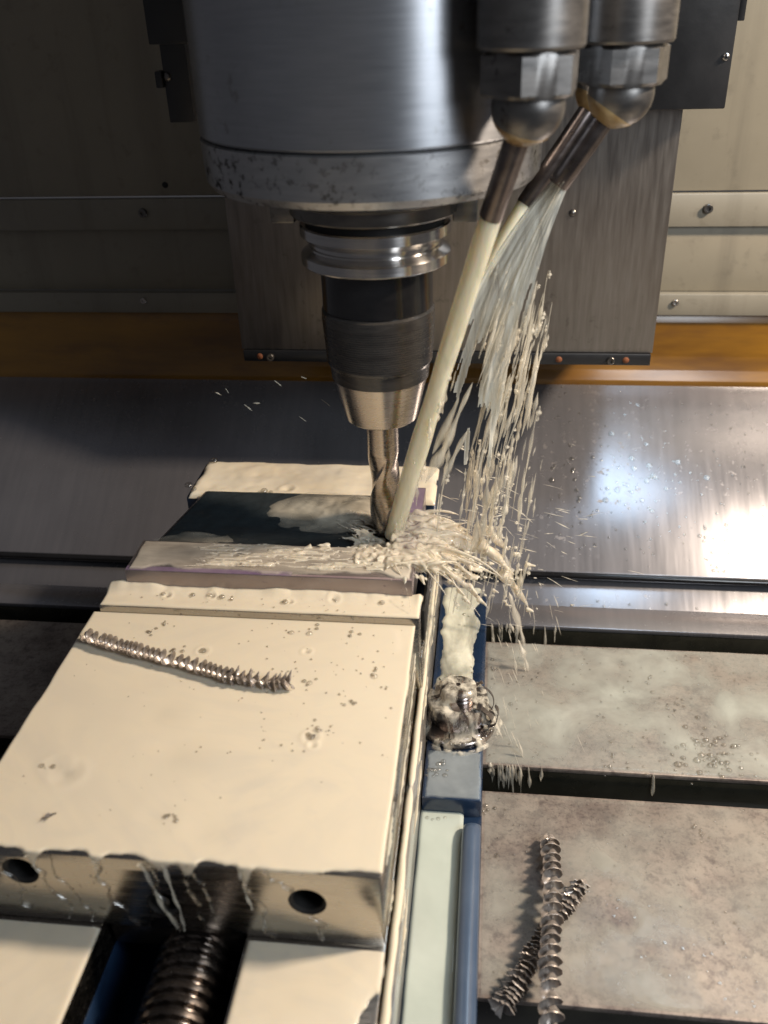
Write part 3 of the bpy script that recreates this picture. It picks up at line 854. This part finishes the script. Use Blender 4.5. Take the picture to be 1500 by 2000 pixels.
# second jet: leaves the tube, spreads into a ragged sheet
P2 = N2[1]; d2 = N2[2]
def sheet(name, O, dirv, L, w0, w1, lean, mat, label, seed, th=1.3, tear=0.60):
    nx, ny = 90, 200
    T_, U = np.meshgrid(np.linspace(0, 1, ny), np.linspace(-1, 1, nx), indexing='ij')
    dv = np.array(dirv); side = np.array((0.96, -0.25, 0.12))
    w = w0 + (w1 - w0) * np.clip((T_ - 0.02) * 1.25, 0, 1) ** 0.8
    P = np.array(O)[None, None, :] + dv[None, None, :] * (L * T_)[..., None] + side * (U * w)[..., None]
    P[..., 0] += lean * T_ ** 2
    P[..., 2] -= 26 * T_ ** 2
    nz = fbm(U * 2.6, T_ * 5, 0, seed, 3)
    P[..., 1] += 4.0 * nz * T_
    rope = np.clip(fbm(U * 9 + T_ * 1.5, T_ * 1.4, 0, seed + 5), 0, 1)
    thick = th * np.sqrt(np.clip(1 - U * U, 0.02, 1)) * (0.6 + 2.4 * rope) * np.where(T_ < 0.12, w0 * 1.6 / th * (1 - T_ / 0.12) + T_ / 0.12, 1)
    thick = np.maximum(thick, 0.15)
    tearf = fbm(U * 5 + 2 * T_, T_ * 3.0, 0, seed + 9, 3) * 1.3 - (T_ - tear) * 2.0
    keep = tearf > -0.12
    nrm = np.array((0.25, 0.95, 0.2))
    A = P + nrm * (thick / 2)[..., None]; B = P - nrm * (thick / 2)[..., None]
    vs = np.concatenate([A.reshape(-1, 3), B.reshape(-1, 3)])
    N = nx * ny
    fs = []
    kq = keep[:-1, :-1] & keep[1:, :-1] & keep[:-1, 1:] & keep[1:, 1:]
    for i in range(ny - 1):
        for j in range(nx - 1):
            if not kq[i, j]: continue
            a, b, c, d = i * nx + j, i * nx + j + 1, (i + 1) * nx + j + 1, (i + 1) * nx + j
            fs.append((a, b, c, d)); fs.append((N + d, N + c, N + b, N + a))
            if j == 0 or not kq[i, j - 1]: fs.append((a, d, N + d, N + a))
            if j == nx - 2 or not kq[i, j + 1]: fs.append((b, N + b, N + c, c))
            if i == 0 or not kq[i - 1, j]: fs.append((a, N + a, N + b, b))
            if i == ny - 2 or not kq[i + 1, j]: fs.append((d, c, N + c, N + d))
    used = sorted(set(i for f_ in fs for i in f_))
    mp = {u: k for k, u in enumerate(used)}
    o = mesh(name, vs[used], [tuple(mp[i] for i in f_) for f_ in fs], mat, None, 60)
    tag(o, label, 'coolant jet', 'coolant jets leaving the nozzles')
    return o
sheet('coolant_jet', P2 - d2 * 3, tuple(d2), 118, 3.9, 19, 32, 'coolant_sheet', 'wide torn coolant sheet spraying from the right nozzle', 5)
P3 = N3[1]; d3 = N3[2]
pp = [P3 - d3 * 3 + d3 * (60 * t) + Vector((0, 0, -14 * t * t)) for t in [i / 14 for i in range(15)]]
o = tube('coolant_jet', pp, [3.6 - 1.9 * (i / 14) for i in range(15)], 'coolant_jet_milk', None, 18, 1.0, None, 60)
tag(o, 'short thin coolant jet from the hidden rear nozzle', 'coolant jet', 'coolant jets leaving the nozzles')

rs = random.Random(11)
bag = Bag()
for i in range(70):      # liquid shed from the main jet as it nears the cutter
    t = 0.35 + 0.6 * rs.random() ** 0.7
    p = P1 * (1 - t) + hit * t + Vector((2.2 + rs.gauss(0, 1.8), rs.gauss(0, 2.5), 6 * t * (1 - t)))
    dj = (hit - P1).normalized() + Vector((rs.uniform(0, .22), rs.gauss(0, .06), 0))
    bag.add(strand_geo(p, dj, rs.uniform(4, 16), rs.choice((.2, .3, .5, .9, 1.3)), 7, 10, 0.4, rs))
# the torn sheet breaks into bundles of strands that rain down beside the tool
for b_ in range(80):
    t = rs.random()
    bz = 132 - 150 * t; bx_ = min(59 - 9 * t + rs.gauss(0, 9), 70); by = -12 + rs.gauss(0, 9)
    if bx_ < 30: bx_ = rs.uniform(30, 42)
    lean_ = -0.12 - 0.40 * max(0, 0.55 - t) * (1 if bx_ < 62 else 0.25)
    for k in range(rs.randint(3, 8)):
        L, r = rs.choice(((1.6, .7), (2.4, .9), (3.5, .6), (6, 1.0), (9, .5), (14, 1.2), (18, .35), (24, .8), (28, .3), (5, .35)))
        L *= rs.uniform(.8, 1.3) * (1.25 - 0.45 * t); r *= rs.uniform(.7, 1.2)
        bag.add(strand_geo((bx_ + rs.gauss(0, 2.2), by + rs.gauss(0, 2), bz + rs.gauss(0, 9)), (lean_ + rs.gauss(0, .03), rs.gauss(0, .04), -1), L, r, 8, 14, 0.35, rs))
# heavier ropes
for (x, y, z, L, r, dx) in ((60, -14, 118, 48, 1.5, -.16), (53, -14, 75, 40, 1.9, -.10), (49.5, -14, 40, 34, 2.1, -.06), (66, -16, 112, 44, 1.2, -.12), (69, -10, 104, 40, 1.0, -.04), (42, -16, 88, 44, 1.8, -.36), (36, -14, 80, 30, 2.2, -.42), (32, -16, 62, 26, 2.4, -.45), (61, -8, 60, 42, 1.0, -.04), (66, -10, 44, 34, .9, -.02), (45, -12, 18, 26, 1.9, .02), (40, -18, 66, 30, 1.5, -.40), (57, -12, 96, 44, 1.3, -.2)):
    bag.add(strand_geo((x, y, z), (dx, 0.03, -1), L, r, 10, 18, 0.8, rs))
# strands thrown on to the table
for i in range(46):
    x = 54 + abs(rs.gauss(0, 16)); y = rs.uniform(-75, 60); z = TZ + rs.uniform(3, 34)
    bag.add(strand_geo((x, y, z), (0.30 + rs.gauss(0, .10), -0.15 + rs.gauss(0, .08), -1), rs.uniform(4, 15), rs.choice((.18, .25, .35, .5, .8)), 6, 7, 0.2, rs))
for (x, y, z, L, r) in ((64, 30, -55, 34, 2.0), (70, 20, -80, 20, 1.6), (60, 30, -30, 26, 2.2)):
    bag.add(strand_geo((x, y, z), (0.30, -0.25, -1), L, r, 10, 14, 0.7, rs))
for i in range(30):
    x = 54 + abs(rs.gauss(0, 18)); y = -55.8 if rs.random() < .7 else 58
    bag.add(strand_geo((x, y + rs.uniform(-.6, .3), TZ + 1.5), (0.06, -0.06, -1), rs.uniform(6, 20), rs.uniform(.4, 1.5), 7, 9, 0.4, rs))
# a few loose drops flung left of the holder
for (x, y, z) in ((-44, -10, 82), (-52, -20, 78), (-60, -6, 68), (-36, 0, 60), (-30, -20, 90), (-66, -30, 86), (-25, 5, 66), (-72, 0, 74)):
    bag.add(strand_geo((x, y, z), (-0.8 + rs.gauss(0, .2), 0.1, 0.5 + rs.gauss(0, .2)), rs.uniform(2, 6), rs.uniform(.2, .4), 6, 6, 0.1, rs))
for i in range(110):
    x = 24 + abs(rs.gauss(0, 34)); y = rs.uniform(-25, 25); z = rs.gauss(6, 16) - 0.15 * (x - 24)
    bag.add(strand_geo((x, y, z), (1, rs.gauss(0, .2), rs.gauss(-.25, .30)), rs.uniform(2, 11), rs.uniform(.10, .32), 5, 6, 0.15, rs))
o = bag.build('coolant_spray', 'coolant_drop')
tag(o, 'strands and drops of coolant raining down right of the tool', 'coolant spray', None, 'stuff')

# the splash round the cutter: fingers and blobs grown together
def arc_geo(p, d, L, r, g, rnd, seg=7, n=12, wig=1.0):
    d = Vector(d).normalized(); s_ = d.orthogonal().normalized(); u_ = d.cross(s_)
    ph = rnd.random() * 6.28; q_ = rnd.uniform(1.5, 4); pts = []; rr = []
    for i in range(n):
        t = i / (n - 1)
        pts.append(Vector(p) + d * (L * t) + s_ * (wig * math.sin(q_ * t + ph) * t) + u_ * (wig * math.cos(q_ * 1.3 * t + ph) * t) + Vector((0, 0, -g * L * t * t)))
        rr.append(max(r * (1 - t) ** 0.6 * (0.75 + 0.45 * abs(math.sin(t * 6 + ph))), 0.1))
    return tube_geo(pts, rr, seg)
bag = Bag()
rs = random.Random(5)
for i in range(300):      # low turbulent mound of milk round the cutter
    a = rs.uniform(0, 6.28); q = rs.random() ** 0.6 * 15
    x = 6 + q * math.cos(a) * 1.25; y = -20 + q * math.sin(a) * 1.0
    if math.hypot(x, y) < 9.5: continue
    z = 6.2 if y < -24 or x > 8.4 else 1.5
    a2 = math.atan2(y + 4, x) + rs.gauss(0, .7)
    bag.add(arc_geo((x, y, z + rs.uniform(0, 2.2) * max(0, 1 - q / 16)), (math.cos(a2), math.sin(a2), rs.uniform(-.02, .28)), rs.uniform(5, 15), rs.uniform(.8, 2.2), 0.12, rs, 7, 12, 2.0))
for i in range(210):      # fingers thrown to the right and over the edge
    a = rs.gauss(-0.12, 0.42); el = rs.gauss(0.06, 0.16)
    p = (rs.uniform(2, 24), rs.uniform(-40, 6), rs.uniform(6, 9))
    bag.add(arc_geo(p, (math.cos(a), math.sin(a), el), rs.choice((8, 12, 16, 22, 30, 40)) * rs.uniform(.7, 1.2), rs.choice((.4, .7, 1.1, 1.6, 2.3)) * rs.uniform(.8, 1.2), rs.uniform(.15, .55), rs, 7, 14, 2.4))
for i in range(700):      # froth
    a = rs.gauss(-0.15, 0.6) if rs.random() < .75 else rs.uniform(2.7, 3.7); q = abs(rs.gauss(0, 20)) + 4
    x = 5 + q * math.cos(a) * 1.3; y = -18 + q * math.sin(a) * 0.9
    z = 6.5 + abs(rs.gauss(0, 2.4)) * max(.3, 1 - q / 40) - (max(0, x - 18) * .35)
    if math.hypot(x, y) < 9.5 or (x < 6 and y > -25): continue
    r_ = rs.choice((.4, .5, .7, 1.0, 1.5))
    bag.add(arc_geo((x, y, z), (math.cos(a), math.sin(a), rs.gauss(0, .2)), r_ * rs.uniform(1.5, 5), r_, 0.1, rs, 6, 5, 0.2))
for i in range(170):      # thin streaks swept left along the lip
    y = rs.uniform(-45, -25.5)
    bag.add(arc_geo((rs.uniform(-75, 8), y, 6.3 + rs.uniform(0, 1.2)), (-1, rs.gauss(-.05, .10), rs.gauss(0.0, .015)), rs.uniform(8, 30), rs.uniform(.25, .7), 0.0, rs, 6, 8, 0.5))
for i in range(50):       # splash back across the slot
    a = rs.uniform(2.3, 3.5)
    bag.add(arc_geo((-6 + rs.gauss(0, 3), rs.uniform(-18, 12), rs.uniform(1, 5)), (math.cos(a), math.sin(a), rs.uniform(0, .35)), rs.uniform(8, 26), rs.uniform(.25, .8), 0.2, rs, 6, 10, 1.5))
for (x, y, z, L, r, dx, dy, dz) in ((16, -14, 6, 34, 2.6, 1, 0.15, -.22), (20, -16, 5, 40, 2.2, 1, -.10, -.35), (14, -10, 8, 30, 2.0, 1, 0.35, .03), (34, -10, 4, 26, 3.2, 1, .1, -.5), (46, -10, 2, 24, 3.4, .9, 0.0, -.7), (58, -12, -14, 26, 2.8, .7, 0.1, -1.0), (50, -6, 8, 16, 3.0, .8, 0, -.9)):
    bag.add(arc_geo((x, y, z), (dx, dy, dz), L, r, 0.1, rs, 10, 18, 1.6))
o = bag.build('coolant_splash', 'coolant_splash_milk')
md = o.modifiers.new('merge', 'REMESH'); md.mode = 'VOXEL'; md.voxel_size = 0.5 * S; md.use_smooth_shade = True
md = o.modifiers.new('relax', 'SMOOTH'); md.factor = 0.6; md.iterations = 4
tag(o, 'cream splash of coolant bursting from the cutter over the workpiece edge', 'coolant splash', None, 'stuff')

# coolant runs down the jaw front and the vise flank
bag = Bag()
for (x, w, Ls) in ((-99, 1.0, 33), (-76, 1.0, 34), (-58, 1.1, 35), (-47, 1.0, 35), (-44, .8, 30), (-25.5, 1.3, 34), (-18, .9, 10), (-4.5, 1.0, 13), (-114, .8, 30), (-92, .7, 34)):
    pts = []; rr = []
    top = -8.6 if x != -4.5 else -30
    for i in range(34):
        t = i / 33
        pts.append((x + 7.0 * float(fbm(t * 3.4, x * .37, 0, 5)) * min(1, t * 3) + 6 * t, -195.30, top - Ls * t))
        rr.append(w * (0.7 + 0.35 * math.sin(t * 9 + x) ** 2) * (1.9 if i == 0 else 1))
    bag.add(tube_geo(pts, rr, 10, 0.30))
o = bag.build('coolant_trickles', 'water_bead')
tag(o, 'thin clear coolant trickles running down the jaw front face', 'coolant', None, 'stuff')
bag = Bag()
for (x, w, Ls, dx) in ((-60, 1.5, 34, 7), (-52.5, 1.2, 35, 2.5), (-26.5, 1.3, 20, 2), (-99, 1.2, 9, 1), (-76, 1.3, 11, 0)):
    pts = [(x + dx * t + 2.2 * float(fbm(t * 3, x, 0, 15)) * t, -195.3, -9.2 - Ls * t) for t in [i / 20 for i in range(21)]]
    bag.add(tube_geo(pts, [w * (1.5 - .9 * min(1, i / 5)) * (.8 + .3 * math.sin(i + x)) for i in range(21)], 10, 0.35))
o = bag.build('coolant_trickles', 'coolant_drop')
tag(o, 'milky coolant drips hanging from the front edge of the jaw', 'coolant', None, 'stuff')
bag = Bag()
rs = random.Random(3)
for i in range(22):
    y = rs.uniform(-205, 24); z = rs.uniform(-44, -12) if rs.random() < .6 else rs.uniform(-80, -50)
    x = 19.9 if z > -46.5 else 23.8
    if y > -66 and z > -46: x = 22.8
    L = rs.uniform(12, 46)
    pts = [(x, y + L * k / 12, z + 1.6 * float(fbm(k / 3.0, i, 0, 3))) for k in range(13)]
    bag.add(tube_geo(pts, [rs.uniform(.3, 1.0) * (0.3 + math.sin(math.pi * (k + .3) / 12.6)) for k in range(13)], 8, 0.5))
for (ya, yb) in ((-300, -120), (-124, 32)):
    n_ = int((yb - ya) / 3)
    pts = [(21.9 + .3 * float(fbm(k / 4., ya, 0, 4)), ya + (yb - ya) * k / n_, -46.9) for k in range(n_ + 1)]
    bag.add(tube_geo(pts, [(1.9 + .5 * float(fbm(k / 4., ya, 0, 8))) * min(1, .3 + min(k, n_ - k) / 3) for k in range(n_ + 1)], 10, 0.75))
o = bag.build('coolant_drips', 'coolant_cream')
tag(o, 'cream drips and streaks clinging to the right flank of the vise', 'coolant', None, 'stuff')

# coolant and foam round the hold-down bolt
bag = Bag()
rs = random.Random(9)
prof = [(1.0, -57.0), (4.6, -56.9), (6.4, -56.9), (8.4, -57.6), (8.7, -60), (8.9, -63.0), (11.5, -63.9), (14.2, -64.4), (15.0, -66), (15.1, -70), (15.2, -74), (15.6, -77), (17.2, -78.0), (19.2, -78.4), (19.9, -80), (20.6, -82.1)]
vs = []; fs = []; seg = 72
for i, (r0, z0) in enumerate(prof):
    for k in range(seg):
        a = 2 * math.pi * k / seg
        q = r0 * (1 + 0.05 * float(fbm(math.cos(a) * 3, math.sin(a) * 3, i / 5.0, 6))) + 0.2
        vs.append((38.6 + q * math.cos(a), -46 + q * math.sin(a), z0 + .4 * float(fbm(math.cos(a) * 4, math.sin(a) * 4, i / 3., 9))))
for i in range(len(prof) - 1):
    for k in range(seg): fs.append((i * seg + k, (i + 1) * seg + k, (i + 1) * seg + (k + 1) % seg, i * seg + (k + 1) % seg))
bag.add((vs, fs))
vs = []; fs = []
for i in range(9):      # flattened rim of liquid round the washer
    b_ = math.pi * i / 8
    for k in range(seg):
        a = 2 * math.pi * k / seg
        w_ = 2.4 + 1.3 * float(fbm(math.cos(a) * 2, math.sin(a) * 2, 0, 12))
        q = 20.2 + w_ * (1 - math.cos(b_)) * .5 - .6
        vs.append((38.5 + q * math.cos(a), -46 + q * math.sin(a), -82.6 + 1.9 * math.sin(b_)))
for i in range(8):
    for k in range(seg): fs.append((i * seg + k, i * seg + (k + 1) % seg, (i + 1) * seg + (k + 1) % seg, (i + 1) * seg + k))
bag.add((vs, fs))
o = bag.build('coolant_foam', 'coolant_veil', 75)
tag(o, 'milky coolant pouring over the hold-down nut and washer', 'coolant', None, 'stuff')

# ================================================================== chips
def chip(name, p0, p1, r_out, r_in, pitch, cone, jag, seed, label, sag=0.0, taper=0.0, z0=None, mat='chip_steel', cups=0.0):
    """a curled ribbon: every turn a shallow cone, ragged outside edge"""
    rs_ = random.Random(seed)
    a = Vector(p0); b = Vector(p1)
    L = (b - a).length
    turns = L / pitch; n = int(turns * 26)
    vs = []; fs = []
    for i in range(n + 1):
        t = i / n
        c = a.lerp(b, t) + Vector((0, 0, sag * math.sin(math.pi * t))) + Vector((0.8 * math.sin(t * 7 + seed), 0.5 * math.sin(t * 5 + seed * 2), 0))
        ax = (b - a).normalized(); u = ax.orthogonal().normalized(); w = ax.cross(u)
        th_ = 2 * math.pi * turns * (t + 0.018 * math.sin(t * 11 + seed) + 0.006 * math.sin(t * 37 + seed * 3))
        e = u * math.cos(th_) + w * math.sin(th_)
        k = (1 - taper * t) * (1 + 0.08 * math.sin(t * 31 + seed))
        jj = 1 + (rs_.uniform(-jag, jag) if i % 2 else 0)
        ro = r_out * k * jj
        vs += [c + e * (r_in * k), c + e * ((r_in + ro) * .5) + ax * (cone * .6), c + e * ro + ax * cone, c + e * (ro * 0.99) + ax * (cone + .28), c + e * ((r_in + ro) * .5) + ax * (cone * .6 + .3), c + e * (r_in * k) + ax * .3]
        if i:
            q0 = (i - 1) * 6; q1 = i * 6
            for j in range(6):
                j2 = (j + 1) % 6
                fs.append((q0 + j, q1 + j, q1 + j2, q0 + j2))
    o = mesh(name, vs, fs, mat, None, 35)
    tag(o, label, 'metal chip', 'curled metal chips')
    return o
chip('metal_chip', (-126, -85.5, -3.6), (-55, -107.5, -4.0), 3.2, 1.0, 3.1, 2.3, 0.03, 2, 'long tightly coiled steel chip lying on the coolant-covered jaw')
chip('metal_chip', (-54.5, -108.0, -4.4), (-27, -109.5, -4.2), 3.2, 0.5, 2.9, 2.4, 0.40, 4, 'short ragged steel chip at the right end of the long coil', 0, 0.0)
chip('metal_chip', (82.5, -99, -95), (78.5, -196, -88), 4.2, 1.4, 5.2, 4.4, 0.06, 6, 'long upright curled chip crossing over another on the front table strip', 4, -0.10)
chip('metal_chip', (95.5, -121, -96.5), (61.5, -180, -96), 3.5, 0.6, 2.5, 3.6, 0.30, 8, 'jagged curled chip lying diagonally under the longer one', 0, -0.25)
vs_ = Bag(); rs = random.Random(31)
for i in range(16):
    c_ = Vector((38.5 + rs.gauss(0, 8), -48 + rs.gauss(0, 8), rs.uniform(-77, -66)))
    ax_ = Vector((rs.gauss(0, 1), rs.gauss(0, 1), rs.gauss(0, .6))).normalized(); u_ = ax_.orthogonal(); w_ = ax_.cross(u_)
    R0 = rs.uniform(3.5, 9.0); tr_ = rs.uniform(.3, .75); n_ = 24; wd = rs.uniform(1.4, 3.2); v0 = []; f0 = []
    for k in range(n_):
        a = tr_ * 6.283 * k / (n_ - 1); e = u_ * math.cos(a) + w_ * math.sin(a); rr_ = R0 * (1 + .12 * math.sin(a * 3 + i))
        p = c_ + e * rr_ + ax_ * (a * .8)
        w2 = wd * (1 + rs.uniform(-.25, .25))
        v0 += [p - ax_ * w2 / 2, p + ax_ * w2 / 2, p + ax_ * w2 / 2 + e * .3, p - ax_ * w2 / 2 + e * .3]
        if k:
            q0 = (k - 1) * 4; q1 = k * 4
            for j in range(4): f0.append((q0 + j, q1 + j, q1 + (j + 1) % 4, q0 + (j + 1) % 4))
    vs_.add((v0, f0))
o = vs_.build('swarf_nest', 'bolt_steel', 40)
tag(o, 'tangled nest of dark steel ribbons round the hold-down nut', 'swarf', None, 'stuff')
fv = []; ff = []
for i in range(7):
    for j in range(4):
        t = i / 6; w_ = (j / 3 - .5) * (2.6 - 1.9 * t) * (1 + .25 * math.sin(i * 2.3))
        fv.append((-99.5 + 5.2 * t + .9 * w_ * .4, -182.6 + 1.2 * math.sin(t * 3) + w_, -7.1 + 2.6 * t * t + .35 * math.sin(t * 9) + .5 * abs(w_)))
for i in range(6):
    for j in range(3): ff.append((i * 4 + j, i * 4 + j + 1, (i + 1) * 4 + j + 1, (i + 1) * 4 + j))
n_ = len(fv); fv += [(x, y, z + .15) for x, y, z in fv]; ff += [tuple(q + n_ for q in reversed(f_)) for f_ in ff]
fr = mesh('metal_chip', fv, ff, 'chip_steel', None, 40)
tag(fr, 'tiny bright folded chip fragment near the left front jaw edge', 'metal chip', 'curled metal chips')

# ================================================================== bubbles and beads
def domes(name, items, mat, label, seg=12, flat=0.75):
    bag_ = Bag()
    for (x, y, z, r, nrm) in items:
        n_ = Vector(nrm).normalized(); q = n_.to_track_quat('Z', 'Y')
        vs = []; fs = []
        rings = 5
        for i in range(rings):
            a = math.pi / 2 * i / rings
            for k in range(seg):
                b_ = 2 * math.pi * k / seg
                vs.append(q @ Vector((r * math.cos(a) * math.cos(b_), r * math.cos(a) * math.sin(b_), r * flat * math.sin(a))) + Vector((x, y, z)))
        vs.append(q @ Vector((0, 0, r * flat)) + Vector((x, y, z)))
        for i in range(rings - 1):
            for k in range(seg):
                k2 = (k + 1) % seg
                fs.append((i * seg + k, i * seg + k2, (i + 1) * seg + k2, (i + 1) * seg + k))
        for k in range(seg): fs.append(((rings - 1) * seg + k, (rings - 1) * seg + (k + 1) % seg, rings * seg))
        fs.append(tuple(range(seg))[::-1])
        bag_.add((vs, fs))
    o = bag_.build(name, mat, 80)
    tag(o, label, 'bubbles', None, 'stuff')
    return o
rs = random.Random(21)
it = []
def cl(cx, cy, z, n, sp_, r0, r1):
    for _ in range(n): it.append((cx + rs.gauss(0, sp_), cy + rs.gauss(0, sp_), z, rs.uniform(r0, r1), (0, 0, 1)))
ZJ = -7.55
for (cx, cy, n) in ((-97, -78, 6), (-82, -90, 6), (-8, -72, 4), (-25, -72, 3), (-2, -116, 8), (-14, -132, 12), (-55, -176, 8), (-92, -72, 5), (-36, -75, 2), (6, -95, 6), (-20, -105, 4), (-110, -160, 3)):
    cl(cx, cy, ZJ, n, 2.0, 0.3, 1.1)
for x_, y_ in ((-70, -89), (-14, -136), (-34, -74), (-26, -74), (-8, -74), (6, -100), (-20, -106)): it.append((x_, y_, ZJ - .1, rs.uniform(1.0, 1.7), (0, 0, 1)))
for _ in range(70): it.append((rs.uniform(-60, 17), rs.uniform(-150, -68), ZJ, rs.uniform(0.25, 0.6), (0, 0, 1)))
for _ in range(60): it.append((rs.uniform(-120, 17), rs.uniform(-190, -68), ZJ, rs.uniform(0.12, 0.4), (0, 0, 1)))
for x in (-98, -76, -65, -70, -84, -40, -18, 4): it.append((x, rs.uniform(-60, -53), -3.1, rs.uniform(.8, 1.7), (0, 0, 1)))
for _ in range(40): it.append((rs.uniform(-120, 18), rs.uniform(-63, -53), -3.2, rs.uniform(.2, .6), (0, 0, 1)))
for (x, y, r) in ((-110, 74, 2.6), (-72, 40, 2.2), (-68, 39, 1.4), (-116, 44, 2.4), (-112, 40, 1.8)): it.append((x, y, -1.2, r, (0, 0, 1)))
domes('coolant_bubbles', it, 'bubble_film', 'bubbles dotted over the cream coolant on the vise jaws')
it = []
for (cx, cy, n, sp_, r1) in ((58, -15, 10, 3.5, 1.3), (56, 20, 8, 3, 1.2), (166, -38, 60, 8, 1.6), (165, -46, 30, 10, 2.0), (150, -5, 20, 4, .9), (140, 15, 14, 6, 1.2), (120, -45, 26, 9, 1.1), (56, -85, 14, 3.5, 1.2), (56, -110, 8, 2.5, 1.1), (150, -90, 8, 3, 1.0), (108, -128, 18, 8, .8), (140, -150, 20, 10, .8), (110, -20, 18, 14, .9)):
    cl(cx, cy, TZ + .4, n, sp_, .25, r1)
for _ in range(160): it.append((rs.uniform(54, 190), rs.uniform(-54, 40), TZ + .4, rs.uniform(.2, .7), (0, 0, 1)))
for _ in range(160): it.append((rs.uniform(54, 190), rs.uniform(-174, -74), TZ + .3, rs.uniform(.2, .6), (0, 0, 1)))
domes('coolant_bubbles', it, 'bubble_film', 'bubbles and foam flecks on the wet table top')
it = []
for _ in range(14): it.append((rs.uniform(25, 36), rs.uniform(-84, -72), -82.2, rs.uniform(.5, 1.5), (0, 0, 1)))
for x in (27, 29.5, 32, 35): it.append((x, -99 + rs.uniform(-1, 1), -91.2, rs.uniform(.7, 1.1), (0, 0, 1)))
for k in range(16): it.append((38.5 + 18 * math.cos(-.3 - k * .13), -46 + 18 * math.sin(-.3 - k * .13), -79, rs.uniform(.6, 1.5), (0, 0, 1)))
for _ in range(24): it.append((rs.uniform(27, 45), rs.uniform(-30, 60), -81.8, rs.uniform(.4, 1.1), (0, 0, 1)))
domes('coolant_bubbles', it, 'bubble_film', 'bubbles on the blue ear and round the hold-down nut')
# beads on the sloping cover
it = []
nrm = (0, -0.537, 0.844)
for _ in range(80):
    y = 172 + rs.gauss(0, 20); x = 152 + rs.gauss(0, 26)
    if 120 < y < 245: it.append((x, y, cz(y) + .02, rs.choice((.4, .5, .7, 1.0, 1.5, 2.1)), nrm))
for _ in range(170):
    y = rs.uniform(120, 244); x = rs.uniform(90, 250)
    it.append((x, y, cz(y) + .02, rs.uniform(.3, 1.0), nrm))
for _ in range(70):
    y = rs.uniform(120, 150); x = rs.uniform(190, 250)
    it.append((x, y, cz(y) + .02, rs.uniform(.5, 1.5), nrm))
for k in range(9): it.append((108 + k * .9, 190 - k * 7, cz(190 - k * 7) + .02, 1.7 - k * .11, nrm))
for _ in range(60):
    y = rs.uniform(85, 108); x = rs.uniform(60, 250)
    it.append((x, y, cz(y) - 8.97, rs.uniform(.4, 1.3), nrm))
domes('coolant_beads', it, 'water_bead', 'round coolant beads clinging to the sloping steel cover', 12, 0.5)
